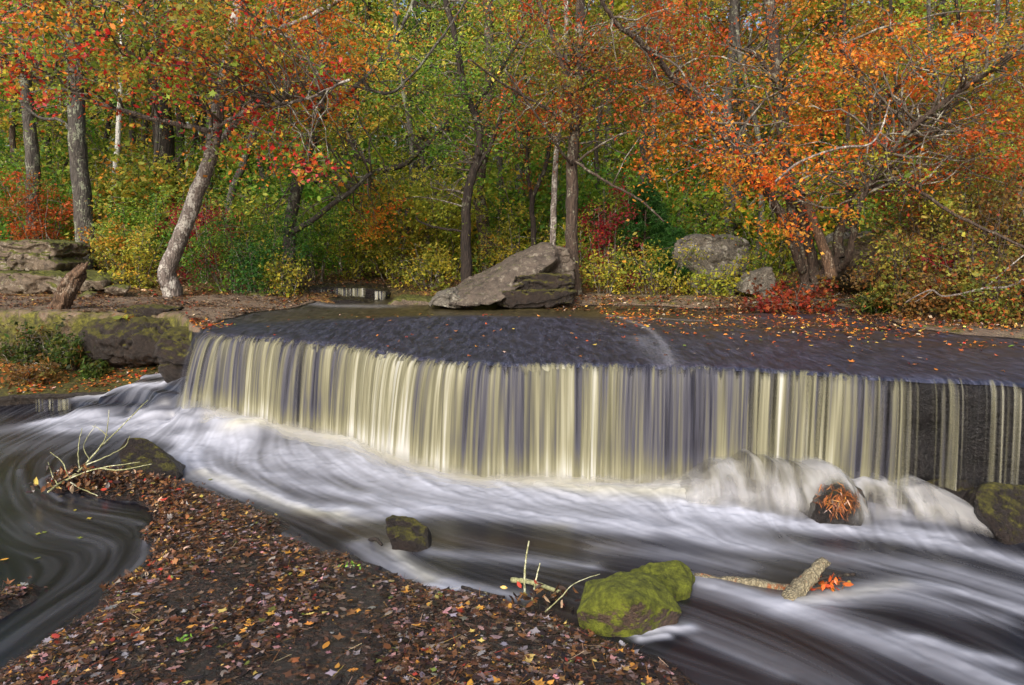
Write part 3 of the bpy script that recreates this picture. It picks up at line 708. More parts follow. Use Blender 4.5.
# ---------------------------------------------------------------- leaves
def tpl(kind):
    if kind == 'oval': p = [(-.5, 0), (-.2, .2), (.15, .22), (.5, 0), (.15, -.22), (-.2, -.2)]
    elif kind == 'blade': p = [(-.5, .03), (0, .055), (.5, 0), (0, -.055), (-.5, -.03)]
    elif kind == 'needle': p = [(-.5, .011), (.5, .008), (.5, -.008), (-.5, -.011)]
    elif kind == 'maple':
        p = [(-.5, -.02), (-.28, -.04), (-.36, -.28), (-.12, -.24), (-.02, -.5), (.1, -.26), (.2, -.16), (.5, 0), (.2, .16), (.1, .26), (-.02, .5), (-.12, .24), (-.36, .28), (-.28, .04), (-.5, .02)]
    elif kind == 'oak':
        p = [(-.5, 0), (-.3, .12), (-.22, .26), (-.08, .12), (.06, .3), (.16, .13), (.3, .2), (.5, 0), (.3, -.2), (.16, -.13), (.06, -.3), (-.08, -.12), (-.22, -.26), (-.3, -.12)]
    elif kind == 'ragged': p = [(-.5, 0), (-.12, .17), (-.1, .42), (.1, .2), (.5, .05), (.12, -.17), (.05, -.42), (-.14, -.18)]
    return np.array(p, float)
def leafset(cen, nrm, size, col, kind, curl=.0, rng=RNG, adir=None):
    n = len(cen); T = tpl(kind); k = len(T)
    nrm = nrm/(np.linalg.norm(nrm, axis=1)[:, None]+1e-9)
    a = rng.normal(size=(n, 3)) if adir is None else adir+rng.normal(0, .15, (n, 3))
    a -= (a*nrm).sum(1)[:, None]*nrm; a /= np.linalg.norm(a, axis=1)[:, None]+1e-9
    b = np.cross(nrm, a); s = np.asarray(size)[:, None, None]
    cu = (rng.normal(0, curl, (n, 1, 1)) if curl else 0)
    V = cen[:, None]+s*(T[None, :, 0:1]*a[:, None]+T[None, :, 1:2]*b[:, None])+s*cu*((T[:, 0]**2+T[:, 1]**2)[None, :, None])*nrm[:, None]*2.2
    return V.reshape(-1, 3), np.arange(n*k).reshape(n, k), np.repeat(col, k, axis=0)
def leafmesh(name, sets, mat, parent=None):
    V = []; Fc = []; Cc = []; n = 0
    for v, f, c in sets: V.append(v); Fc.append(f+n); Cc.append(c); n += len(v)
    return mesh(name, np.vstack(V), Fc, mat, parent, cols=np.vstack(Cc), smooth=False)
PAL = {k: (srgb([c[:3] for c in v]), np.array([c[3] for c in v], float)) for k, v in {
    'red': [(204, 52, 46, 1.8), (218, 92, 46, 2.6), (224, 140, 54, 3), (200, 172, 66, 3), (134, 156, 58, 4), (160, 44, 50, .7), (230, 100, 100, .5)],
    'orange': [(226, 126, 42, 4), (214, 92, 38, 2.4), (234, 160, 58, 3.4), (200, 140, 54, 2), (190, 74, 38, 1), (180, 168, 60, 1.4)],
    'orange_hi': [(214, 128, 40, 4), (200, 96, 34, 2.5), (222, 160, 60, 2.5), (160, 130, 50, 2.5), (150, 146, 56, 2)],
    'rust': [(176, 72, 36, 3), (190, 96, 44, 3), (150, 90, 44, 2), (140, 120, 50, 1.5)],
    'green': [(94, 138, 48, 3), (120, 158, 54, 3), (150, 168, 62, 2.4), (74, 112, 44, 2)],
    'dkgreen': [(50, 92, 40, 3), (66, 112, 48, 3), (84, 126, 56, 1)],
    'yelgreen': [(174, 176, 64, 3), (146, 160, 58, 3), (190, 178, 60, 2), (104, 128, 44, 2)],
    'yellow': [(196, 180, 66, 2.4), (160, 158, 60, 3), (124, 136, 52, 3.4), (206, 156, 60, .7)],
    'olive': [(144, 146, 60, 3), (160, 150, 64, 2), (150, 104, 50, 1.5), (104, 112, 48, 2), (170, 90, 46, .8)],
    'brown': [(136, 106, 60, 3), (112, 86, 50, 3), (156, 120, 62, 2), (120, 112, 56, 1.5), (170, 110, 56, 1)],
    'needle': [(150, 88, 42, 3), (120, 70, 36, 3), (86, 54, 34, 3), (176, 118, 60, 1)],
    'weeds': [(66, 88, 36, 3), (90, 104, 42, 3), (116, 110, 50, 2), (50, 64, 30, 2), (130, 84, 44, .6)],
    'scarlet': [(146, 58, 38, 3), (120, 40, 34, 2), (178, 92, 46, 2), (100, 56, 38, 2), (130, 110, 50, 1)],
    'crimson': [(140, 40, 50, 3), (166, 54, 56, 2), (120, 44, 44, 2)],
    'center': [(150, 170, 66, 3.5), (182, 180, 70, 3), (122, 150, 56, 3), (206, 146, 62, 1.1), (204, 110, 56, .7), (216, 196, 78, 1.6)],
    'farleft': [(196, 170, 66, 3), (158, 168, 66, 3.5), (206, 140, 54, 1.8), (128, 152, 62, 3)],
    'farmid': [(178, 182, 76, 3), (146, 168, 68, 3), (206, 190, 80, 2), (204, 140, 62, 1)],
    'farright': [(200, 130, 48, 3), (170, 140, 56, 2.5), (136, 140, 54, 2.5), (180, 90, 42, 2)],
    'litter': [(80, 54, 38, 3), (56, 40, 33, 4), (112, 76, 48, 2), (36, 29, 27, 6), (126, 110, 106, 1.6), (108, 88, 78, 1.8), (190, 136, 60, .6), (140, 52, 40, .2), (140, 132, 136, .9), (196, 170, 100, .3), (180, 134, 134, .35), (110, 120, 56, .12)],
    'litter_warm': [(104, 70, 44, 3), (78, 54, 38, 3), (130, 90, 54, 2), (52, 40, 34, 4), (190, 156, 80, .5), (150, 54, 38, .4), (200, 170, 140, .6)],
    'litter_bright': [(206, 130, 50, 3), (180, 88, 44, 2), (150, 90, 56, 2), (210, 180, 80, 1), (200, 180, 160, .7), (110, 130, 50, .4), (190, 60, 44, .6), (96, 66, 50, 2)],
}.items()}
def pick(pal, n, rng=RNG, jit=.16):
    c, w = PAL[pal]; i = rng.choice(len(c), n, p=w/w.sum())
    return np.clip(c[i]*np.exp(rng.normal(0, jit, (n, 1)))*np.exp(rng.normal(0, .06, (n, 3))), 0, .95)
LEAFSC = {.095: 1.7, .085: 1.7, .08: 1.7, .1: 1.7, .072: 1.5, .09: 1.6, .11: 1.5}
def sprays(centers, rad, per, pal, size, rng, flat=.45, kinds=('oval',), coh=.6, droop=.3):
    """leaf sprays round twig ends; colours hold together within a spray"""
    sets = []; nC = len(centers)
    sf = LEAFSC.get(round(float(size), 3), 1.0); cnt = rng.poisson(per*sf, nC)+2
    idx = np.repeat(np.arange(nC), cnt); n = len(idx)
    R = np.asarray(rad)*np.ones(nC)
    d = rng.normal(size=(n, 3))*np.array((.55, .55, .55*flat)); ax = rng.normal(0, .35, (nC, 2))
    d[:, 2] += d[:, 0]*ax[idx, 0]+d[:, 1]*ax[idx, 1]-droop*(d[:, 0]**2+d[:, 1]**2)
    P = centers[idx]+d*R[idx][:, None]
    nr = rng.normal(0, .62, (n, 3)); nr[:, 2] += .75; nr[:, 1] -= .25
    base = pick(pal, nC, rng, .1)[idx]; own = pick(pal, n, rng)
    m = (rng.random(n) < coh)[:, None]
    col = np.where(m, base*np.exp(rng.normal(0, .18, (n, 1))), own)
    col = np.clip(col, 0, .95)
    sz = size*sf**-.5*np.exp(rng.normal(0, .28, n))
    ks = rng.integers(0, len(kinds), n)
    for k, kind in enumerate(kinds):
        mm = ks == k
        if mm.any(): sets.append(leafset(P[mm], nr[mm], sz[mm], col[mm], kind, .25, rng))
    return sets
def ell(rng, n, c, r, shell=.3):
    d = rng.normal(size=(n, 3)); d /= np.linalg.norm(d, axis=1)[:, None]
    u = rng.random(n)**(1/3.); u = np.where(rng.random(n) < shell, .8+.25*rng.random(n), u)
    return c+d*u[:, None]*r

def make_tree(name, label, cat, stems, crown, bark, seed, group=None, leaf=.09, twig=None, kinds=('oval',), extra=None, clear=0, rad=.42, flat=.45, twr=1.0, ground=True):
    """stems: [(pts3d, r0, r1)], first stem starts at the root; crown: [(centre, radii, nclusters, per, palette)]"""
    rng = np.random.default_rng(seed)
    b = np.array(stems[0][0][0], float)
    if ground: b[2] = float(ground_z(b[0], b[1])) if b[1] > 14.2 else float(shelf_z(b[0], b[1]))
    e = empty(name, b, label, cat, group)
    mb = MB(); SP_ = []; few = sum(q_[2] for q_ in crown) <= 26
    for k, (P, r0, r1) in enumerate(stems):
        P = [np.array(p, float) for p in P]
        if k == 0 and ground:
            f = P[0].copy(); f[2] = b[2]-.25
            if P[0][2]-b[2] > .15: P = [f]+P
            else: P[0] = f
        L = np.linalg.norm(np.diff(np.array(P), axis=0), axis=1).sum()
        c = crv(P, 9, .006+.0*r0, rng); n = len(c); t = np.linspace(0, 1, n)
        c = c+np.stack([fbm(np.stack([t*6, t*0+seed, t*0+i], -1), seed+i, 3)-.5 for i in range(3)], -1)*r0*.7*np.minimum(1, t*6)[:, None]
        rr = r0+(r1-r0)*t
        if k == 0: rr = rr*(1+.40*np.exp(-t*L/.22)+.2*np.exp(-t*L/.8))
        mb.tube(c, rr, 14 if r0 > .06 else 8, .16, seed+k)
        SP_.append(np.c_[c, rr])
    A = np.vstack(SP_); zlo = A[:, 2].min(); A = A[A[:, 2] > b[2]+(A[:, 2].max()-b[2])*.28] if len(A) > 6 else A
    sets = []; tw = mb if few else MB()
    for (cc, rr, nc_, per, pal) in crown:
        cen = ell(rng, nc_, np.array(cc), np.array(rr))
        for q in cen:
            ci = A[rng.integers(0, len(A), 14)]; sc = np.linalg.norm(ci[:, :3]-q, axis=1)+np.maximum(0, ci[:, 2]-q[2])*1.0
            a = ci[np.argmin(sc)]; p0 = a[:3]; v = q-p0; L = np.linalg.norm(v)
            m1 = p0+v*.35+rng.normal(0, .07*L, 3)+np.array((0, 0, .06*L)); m2 = p0+v*.7+rng.normal(0, .06*L, 3)+np.array((0, 0, .05*L))
            cv = crv([p0, m1, m2, q], 3, .012*L, rng)
            r0 = min(a[3]*.6, .010+.007*L)*twr
            tw.tube(cv, np.linspace(r0, .003, len(cv)), 5)
            for _ in range(2):
                s0 = cv[rng.integers(4, len(cv)-1)]; dd = v/L*.5+rng.normal(0, .6, 3); dd *= .5*rad*2/np.linalg.norm(dd)
                tw.tube([s0, s0+dd*.5+rng.normal(0, .03, 3), s0+dd], [.006*twr, .004*twr, .002], 4)
        if per: sets += sprays(cen, rad*np.exp(rng.normal(0, .25, nc_)), per, pal, leaf, rng, flat, kinds)
    if extra is not None: sets += extra(rng)
    mb.build('trunk', bark, e)
    if tw.n and tw is not mb: tw.build('branches', twig or M_twig, e)
    if sets: leafmesh('crown', sets, M_leaf, e)
    return e
def stem(pts, Y, w0, w1, dY=0):
    n = len(pts); Ys = [Y+dY*i/(n-1) for i in range(n)]
    return ([D(p[0], p[1], y) for p, y in zip(pts, Ys)], w0/2*Y/733, w1/2*Y/733)
def cr(px, py, rx_, ry_, Y, dY, n, per, pal):
    return (D(px, py, Y), (rx_*Y/733, dY, ry_*Y/733), n, per, pal)

# --- the trees one can tell apart
make_tree('maple_tree', 'leaning pale-barked maple at the left edge of the falls with red and orange leaves overhead', 'tree',
    [stem([(173, 300), (172, 288), (168, 272), (181, 235), (199, 185), (212, 143), (221, 105), (230, 60), (238, 10), (246, -50)], 15, 18, 8, -1.0),
     stem([(199, 190), (207, 165), (222, 138), (240, 118), (262, 90)], 14.8, 8, 4), stem([(214, 132), (150, 118), (90, 100), (20, 70), (-40, 40)], 14, 5, 2.5, -2.5), stem([(224, 90), (160, 40), (110, -10), (60, -60)], 14, 6, 3, -2), stem([(212, 130), (260, 105), (300, 100), (350, 80)], 13.5, 4, 2, -1.5),
     stem([(218, 120), (170, 80), (100, 30), (50, -20)], 14, 4, 2, -2.5), stem([(232, 50), (300, 20), (360, -10)], 14, 5, 3, -1.5)],
    [cr(90, 40, 130, 50, 12, 1.8, 44, 34, 'red'), cr(60, 85, 90, 22, 11.5, 1.2, 16, 30, 'red'), cr(240, 70, 90, 65, 12.5, 1.6, 44, 44, 'red'), cr(262, 140, 40, 30, 12.5, 1, 10, 26, 'red'),
     cr(200, 10, 150, 40, 12, 2, 40, 44, 'olive'), cr(300, 40, 80, 50, 13.5, 1.6, 34, 44, 'orange'), cr(300, 168, 35, 22, 10.5, .8, 6, 22, 'red'), cr(100, 20, 130, 50, 13, 1.6, 30, 46, 'center')],
    M_bark_pale, 1, leaf=.095, kinds=('ragged', 'maple', 'oval'))
make_tree('lichen_tree', 'straight grey trunk spotted with lichen behind the stacked slabs, nearest the frame edge', 'tree',
    [stem([(36, 250), (33, 200), (31, 130), (26, 70), (18, -40)], 19, 15, 9)], [cr(20, 30, 90, 60, 19, 2, 26, 60, 'center'), cr(60, 110, 60, 30, 19.5, 1, 8, 40, 'yelgreen')], M_bark_grey, 2, leaf=.1)
make_tree('slender_tree', 'thin curving grey trunk just beside the lichen-spotted trunk behind the slabs', 'tree',
    [stem([(26, 240), (20, 190), (13, 140), (14, 80), (6, -30)], 22, 7, 4)], [cr(10, 120, 60, 60, 22, 1.5, 14, 60, 'yelgreen')], M_bark_brown, 3, leaf=.1)
make_tree('oak_tree', 'stout grey rough-barked trunk between the lichen-spotted trunk and the thin white birch', 'tree',
    [stem([(84, 256), (81, 200), (79, 140), (76, 70), (73, -50)], 18, 19, 13), stem([(78, 140), (60, 120), (40, 118), (20, 100)], 18, 4, 2)], [cr(80, 20, 80, 50, 18, 2, 20, 50, 'olive')], M_bark_grey, 4, leaf=.1)
make_tree('birch_tree', 'slim white birch trunk gleaming between two stout dark trunks', 'tree',
    [stem([(112, 240), (116, 170), (120, 100), (123, 20), (126, -40)], 22, 6, 3.5)], [cr(125, 60, 40, 60, 22, 1.3, 12, 50, 'yellow')], M_bark_birch, 5, leaf=.09)
make_tree('oak_tree', 'stout dark brown trunk rising behind the leaning pale maple', 'tree',
    [stem([(167, 245), (166, 200), (161, 130), (157, 60), (150, -60)], 23, 22, 16)], [cr(150, 40, 80, 60, 23, 2.5, 26, 60, 'olive')], M_bark_dark, 6, leaf=.11)
make_tree('slender_tree', 'thin dark straight trunk close beside the stout dark brown trunk', 'tree',
    [stem([(181, 230), (180, 160), (178, 80), (172, -30)], 26, 9, 6)], [cr(185, 90, 50, 60, 26, 1.6, 14, 60, 'farleft')], M_bark_dark, 7, leaf=.12)
make_tree('crooked_tree', 'crooked grey trunk curving up out of the green shrubs beside the leaning pale maple', 'tree',
    [stem([(227, 250), (229, 215), (233, 188), (244, 160), (254, 125), (262, 60), (270, -10)], 20, 9, 5)], [cr(260, 100, 60, 60, 20, 1.6, 20, 60, 'farleft')], M_bark_grey, 8, leaf=.1)
make_tree('lichen_tree', 'lichened double-stemmed tree rising out of the shrubs beside the little upstream cascade', 'tree',
    [stem([(287, 292), (290, 250), (293, 205), (303, 160), (316, 125), (322, 70), (318, 0), (322, -40)], 16.5, 13, 7), stem([(292, 232), (310, 222), (330, 205), (352, 190), (372, 172)], 16.4, 6, 4, -.6), stem([(316, 125), (345, 95), (372, 70), (405, 20), (420, -20)], 16.4, 6, 3), stem([(318, 90), (290, 40), (270, 0)], 16.4, 5, 3),
     stem([(318, 100), (350, 72), (372, 90), (398, 88), (440, 40), (470, -5)], 15.5, 3.2, 2.0, -1)],
    [cr(330, 60, 110, 70, 16, 2, 60, 56, 'center'), cr(300, 90, 60, 60, 15.5, 1.5, 26, 50, 'orange'), cr(290, 200, 55, 40, 16, 1.2, 18, 46, 'green'), cr(375, 215, 30, 30, 17, 1, 10, 50, 'orange')], M_bark_grey, 9, leaf=.085)
make_tree('leaning_tree', 'dark trunk leaning away behind the cascade with a heavy limb arching out', 'tree',
    [stem([(390, 260), (386, 240), (373, 190), (362, 165), (345, 130), (330, 90)], 20.5, 12, 7), stem([(366, 180), (345, 192), (356, 182), (378, 172), (404, 165), (424, 148), (442, 130), (470, 100)], 20, 8, 4), stem([(352, 150), (375, 165), (390, 162)], 20, 5, 3)],
    [cr(390, 130, 80, 60, 20, 1.6, 36, 60, 'center')], M_bark_dark, 10, leaf=.095)
make_tree('crooked_tree', 'black crooked trunk clothed in green leaves directly behind the low end of the tilted slab', 'tree',
    [stem([(467, 285), (466, 240), (467, 195), (474, 165), (479, 148), (476, 118), (464, 90), (455, 40), (440, -20)], 16, 10, 5), stem([(472, 175), (488, 150), (500, 120), (520, 90)], 16, 5, 3), stem([(468, 232), (440, 228), (420, 222), (416, 216)], 16, 2.5, 1.5), stem([(474, 110), (500, 70), (530, 20), (545, -20)], 16, 4, 2)],
    [cr(470, 110, 60, 70, 16, 1.3, 46, 60, 'green'), cr(500, 40, 80, 50, 16.5, 1.6, 40, 56, 'center'), cr(430, 180, 50, 30, 16.5, 1.2, 16, 50, 'yelgreen')], M_bark_dark, 11, leaf=.08)
make_tree('oak_tree', 'grey-brown trunk just behind the black crooked trunk and above the tilted slab', 'tree',
    [stem([(488, 270), (482, 220), (478, 185), (485, 130), (490, 60), (485, -40)], 19, 14, 9)], [cr(490, 60, 80, 60, 19, 2, 36, 60, 'center')], M_bark_brown, 12, leaf=.09)
make_tree('slender_tree', 'thin dark forked trunk standing behind the top of the tilted slab', 'tree',
    [stem([(534, 265), (533, 225), (533, 200), (546, 165), (552, 120), (556, 60)], 18, 6, 3), stem([(533, 203), (527, 165), (530, 120), (524, 60)], 18, 4, 2)], [cr(535, 120, 40, 60, 18, 1.2, 20, 50, 'rust')], M_bark_dark, 13, leaf=.08)
make_tree('slender_tree', 'pale grey trunk at the raised end of the tilted slab beside the tall dark trunk', 'tree',
    [stem([(551, 275), (553, 220), (555, 170), (560, 110), (566, 30), (566, -30)], 17, 7, 4)], [cr(560, 90, 40, 60, 17, 1.2, 22, 50, 'center')], M_bark_pale, 14, leaf=.08)
make_tree('maple_tree', 'tall dark forked tree standing in front of the boulders by the tilted slab', 'tree',
    [stem([(575, 298), (572, 240), (572, 180), (576, 120), (580, 60), (583, -50)], 15.2, 13, 8), stem([(575, 118), (568, 85), (558, 50), (540, 5), (530, -30)], 15.2, 6, 4), stem([(568, 85), (572, 62), (584, 50), (600, 50)], 15.2, 4, 2.5), stem([(574, 160), (600, 178), (640, 200), (664, 222)], 15, 3, 1.5, -1.5), stem([(576, 130), (545, 108), (505, 85), (470, 60)], 15.1, 3.2, 1.5, -1.5), stem([(572, 165), (560, 150), (540, 120), (505, 70)], 15.1, 3, 1.5, -1.2)],
    [cr(600, 90, 90, 80, 15.5, 1.8, 60, 52, 'olive'), cr(540, 110, 60, 30, 14.8, 1, 16, 46, 'rust'), cr(600, 30, 80, 50, 15, 1.6, 34, 46, 'rust')], M_bark_brown, 15, leaf=.08)
make_tree('lichen_tree', 'pale greenish lichen-covered trunk standing behind the flat-topped boulder', 'tree',
    [stem([(728, 255), (729, 200), (729, 150), (727, 100), (733, 50), (738, -50)], 20.5, 13, 8), stem([(729, 112), (700, 92), (680, 70), (672, 30)], 20.5, 4, 2), stem([(729, 90), (745, 60), (752, 30)], 20.5, 4, 2), stem([(728, 130), (700, 150), (680, 140)], 20.5, 3, 1.5)],
    [cr(720, 40, 70, 50, 20.5, 1.6, 20, 40, 'green')], M_bark_grey, 16, leaf=.09, twr=1.4)
make_tree('maple_tree', 'big multi-stemmed maple with a broken pale stub and blazing orange crown on the far bank', 'tree',
    [stem([(806, 284), (800, 245), (792, 200), (784, 140), (777, 80), (770, 20), (764, -60)], 14.2, 14, 10), stem([(803, 272), (785, 225), (765, 190), (742, 160), (705, 115), (668, 70), (640, 42), (618, 25), (600, 0), (585, -30)], 14.1, 9, 2.5, -2.0), stem([(815, 278), (808, 240), (801, 205), (800, 188)], 14, 10, 7),
     stem([(812, 282), (836, 262), (838, 240), (847, 215), (858, 170), (872, 110), (862, 82), (840, 40)], 13.9, 11, 6), stem([(820, 278), (840, 268), (850, 255), (862, 200), (900, 140), (960, 90), (1040, 40)], 13.8, 7, 4, -2.5), stem([(870, 110), (920, 70), (980, 30)], 13.6, 5, 3, -1), stem([(782, 90), (762, 62), (745, 48)], 14, 6, 4), stem([(850, 190), (905, 185), (955, 215), (1030, 250)], 13, 4, 2, -2.5)],
    [cr(820, 170, 110, 50, 13.2, 1.8, 46, 44, 'orange'), cr(700, 150, 60, 50, 12.8, 1.4, 26, 44, 'orange'), cr(900, 90, 130, 60, 12.5, 2.0, 56, 42, 'orange'), cr(850, 120, 120, 70, 13.5, 1, 26, 50, 'yelgreen'), cr(980, 40, 90, 50, 12, 2, 36, 46, 'orange_hi'), cr(790, 40, 120, 50, 13.5, 1.6, 32, 36, 'orange_hi'), cr(660, 60, 60, 60, 12.8, 1.4, 30, 46, 'rust'),
     cr(970, 150, 80, 50, 12, 1.6, 26, 44, 'rust'), cr(900, 170, 90, 40, 12.4, 1.2, 16, 40, 'yelgreen'), cr(775, 232, 26, 16, 13, .6, 6, 40, 'orange'), cr(985, 95, 60, 50, 12.5, 1.6, 20, 56, 'yelgreen')],
    M_bark_brown, 17, leaf=.08, kinds=('ragged', 'oval'), rad=.37)
# the broken pale stub leans on that maple
e = empty('broken_stub', D(832, 276, 13.4), 'pale broken dead stem leaning against the multi-stemmed maple', 'dead stem')
mb = MB(); mb.tube(crv([D(832, 278, 13.4), D(826, 255, 13.45), D(816, 228, 13.5), D(807, 203, 13.55)], 8), np.linspace(.105, .075, 25), 12, .25, 4); mb.build('trunk', M_deadwood, e)
# ---- right thin trees
for i, (pts, Y, w, lab, pal) in enumerate([
    ([(823, 240), (822, 150), (824, 80), (826, -30)], 22, 8, 'thin black trunk seen through the orange crown behind the multi-stemmed maple', 'orange_hi'),
    ([(708, 250), (707, 190), (706, 120), (700, 20), (698, -30)], 23, 7, 'thin grey trunk between the pine sapling and the pale lichen-covered trunk', 'olive'),
    ([(888, 250), (890, 170), (884, 90), (880, -20)], 20, 7, 'thin grey-brown trunk rising out of the olive shrubs on the far bank', 'orange_hi'),
    ([(640, 250), (642, 180), (648, 100), (650, -10)], 24, 8, 'slim grey trunk directly behind the green pine sapling', 'center'),
    ([(420, 265), (424, 200), (420, 120), (414, -10)], 24, 8, 'slim grey trunk between the leaning dark trunk and the black crooked trunk', 'yelgreen'),
    ([(960, 260), (968, 180), (990, 90), (1000, -20)], 17, 7, 'slim brown trunk standing in the brown thicket on the far bank', 'rust'),
    ([(205, 250), (207, 180), (203, 90), (196, -20)], 24, 9, 'slim dark trunk half hidden behind the leaning pale maple', 'farleft'),
    ([(338, 270), (340, 210), (334, 130), (330, 20)], 25, 7, 'slim pale trunk standing above the small upstream cascade', 'farmid')]):
    make_tree('slender_tree', lab, 'tree', [stem(pts, Y, w, w*.55)], [cr(pts[2][0], pts[2][1]-10, 60, 70, Y, 1.8, 24, 60, pal)], (M_bark_dark, M_bark_grey)[i % 2], 40+i, leaf=.1)

rng = np.random.default_rng(99)
for i, (px, Yd) in enumerate([(52, 25), (100, 27), (143, 21), (196, 27), (250, 24), (272, 21), (308, 23), (357, 24), (402, 20.5), (437, 22), (452, 26), (503, 22), (520, 26), (606, 20), (626, 22), (660, 21), (688, 24), (756, 20), (848, 18), (905, 19), (930, 18), (986, 18), (1012, 20)]):
    ln = rng.normal(0, 14); cvx = rng.normal(0, 8); w_ = rng.uniform(4.5, 8)
    make_tree('slim_tree', 'slim dark nearly bare trunk among the undergrowth of the far bank', 'tree', [stem([(px, 270), (px+cvx*.5, 210), (px+cvx+ln*.4, 140), (px+ln, 50), (px+ln*1.4, -40)], Yd, w_, w_*.5), stem([(px+cvx*.7, 190), (px+cvx+rng.normal(0, 25), 140), (px+rng.normal(0, 50), 80)], Yd, w_*.5, w_*.25)],
              [cr(px+ln, 60, 45, 70, Yd, 1.2, 12, 22, ['center', 'yelgreen', 'rust', 'olive'][i % 4])], (M_bark_dark, M_bark_dark, M_bark_grey)[i % 3], 700+i, 'slim dark trunks among the undergrowth', leaf=.1)
# --- shrubs and saplings
def shrub(name, label, px, Y, wid, hei, pal, seed, n=34, per=60, leaf=.075, kinds=('oval',), group=None, cat='shrub', stems_=9, flat=.7, zoff=0, rad=.22, bark=None, lean=0, base=None):
    rng = np.random.default_rng(seed)
    x = (px-512)*Y/733
    z = (float(ground_z(x, Y)) if Y > 14.6 else float(shelf_z(x, Y))) if base is None else base
    e = empty(name, (x, Y, z+zoff), label, cat, group)
    c = np.array((x, Y, z+zoff)); cen = []
    mb = MB()
    for k in range(stems_):
        a = rng.random()*6.28; r = wid*.5*rng.random()**.6
        tip = c+np.array((math.cos(a)*r+lean, math.sin(a)*r*.7, hei*(.55+.5*rng.random())))
        b0 = c+np.array((math.cos(a)*r*.25, math.sin(a)*r*.2, -.1))
        P = crv([b0, b0+(tip-b0)*.4+rng.normal(0, .06, 3)+np.array((0, 0, .08*hei)), tip], 5, .01, rng)
        mb.tube(P, np.linspace(.014*hei**.5, .004, len(P)), 5)
        for q in range(max(1, n//stems_)):
            t = rng.integers(3, len(P)); p = P[t]+rng.normal(0, 1, 3)*np.array((.2*wid, .15*wid, .12*hei)); p[2] = max(p[2], c[2]+.05)
            mb.tube([P[t], (P[t]+p)/2+rng.normal(0, .03, 3), p], [.007, .005, .002], 4); cen.append(p)
    mb.build('stems', bark or M_twig, e)
    if per: leafmesh('foliage', sprays(np.array(cen), rad, per, pal, leaf, rng, flat, kinds, droop=.1), M_leaf, e)
    return e
SH = [
 ('shrub', 'low yellow-green shrub growing at the foot of the flat-topped boulder', 702, 15.0, 1.2, .6, 'yelgreen'),
 ('shrub', 'bright green leafy shrub in the gap behind the grey slabs', 10, 20, 3.2, 2.4, 'green'),
 ('shrub', 'rusty orange-brown bush between the lichen-spotted trunk and the stout grey trunk', 58, 18.6, 1.8, 2.2, 'rust'),
 ('shrub', 'golden shrub at the foot of the white birch', 122, 17.6, 1.6, 1.5, 'farleft'),
 ('shrub', 'yellow-green shrub close behind the base of the leaning pale maple', 142, 16.2, 1.3, 1.2, 'yellow'),
 ('shrub', 'dark green shrub filling the gap below the dark brown trunk', 160, 18.5, 2.2, 1.9, 'green'),
 ('shrub', 'small crimson bush behind the leaning pale maple', 208, 17.4, 1.5, 2.1, 'crimson'),
 ('shrub', 'broad green shrub just beside the leaning pale maple', 236, 15.8, 1.7, 2.0, 'green'),
 ('shrub', 'dark-stemmed green shrub overhanging the bank between maple and cascade', 262, 15.2, 1.3, 1.6, 'dkgreen'),
 ('shrub', 'low yellow shrub at the water edge beside the small cascade', 290, 15.0, .8, .75, 'yellow'),
 ('shrub', 'tall green shrub behind the lichened double-stemmed tree', 318, 18.0, 2.0, 1.9, 'green'),
 ('shrub', 'yellow-green shrub standing over the small upstream cascade', 352, 18.8, 1.9, 1.7, 'yelgreen'),
 ('shrub', 'yellow bush on the bank just upstream of the small cascade', 396, 18.4, 1.9, 1.6, 'yellow'),
 ('shrub', 'brown-gold low bush between the cascade and the tilted slab', 432, 16.4, 1.5, 1.1, 'yellow'),
 ('shrub', 'green shrub behind the low end of the tilted slab', 448, 19.2, 2.0, 2.2, 'yelgreen'),
 ('shrub', 'yellow shrub rising right behind the crest of the tilted slab', 512, 18.4, 1.8, 1.9, 'yellow'),
 ('shrub', 'yellow-green shrub beside the tall dark forked tree', 588, 17.0, 1.3, 1.6, 'yelgreen'),
 ('shrub', 'low yellow-leaved shrub at the river edge between forked tree and pine sapling', 604, 15.2, 1.1, 1.0, 'yellow'),
 ('shrub', 'spreading golden-yellow shrub in front of the pine sapling', 655, 15.0, 1.7, 1.05, 'yellow'),
 ('shrub', 'yellow-green bush overhanging the flat-topped boulder from behind', 690, 19.9, 1.8, 2.0, 'yellow'),
 ('shrub', 'small sparse yellow-green shrub beside the flat-topped boulder', 758, 14.9, .8, 1.0, 'yelgreen'),
 ('shrub', 'deep red small shrub between the forked tree and the pine sapling', 608, 16.4, 1.1, 2.2, 'crimson'),
 ('shrub', 'scarlet spray of maple seedlings at the foot of the multi-stemmed maple', 795, 13.0, 1.5, .55, 'red'),
 ('shrub', 'bright green shrub behind the multi-stemmed maple', 872, 16.5, 2.0, 2.0, 'green'),
 ('shrub', 'tall yellow-green shrub between the multi-stemmed maple and the brown thicket', 905, 13.6, 1.3, 1.7, 'yelgreen'),
 ('shrub', 'crimson bush growing in the brown thicket', 946, 11.6, .8, 1.0, 'crimson'),
 ('shrub', 'olive bush behind the brown thicket', 958, 14.2, 2.0, 2.1, 'olive'),
 ('shrub', 'olive-green bush at the far end of the brown thicket', 1010, 13.2, 2.0, 2.1, 'olive'),
 ('shrub', 'purple-leaved small shrub above the thicket', 905, 15.6, 1.5, 2.6, 'crimson'),
]
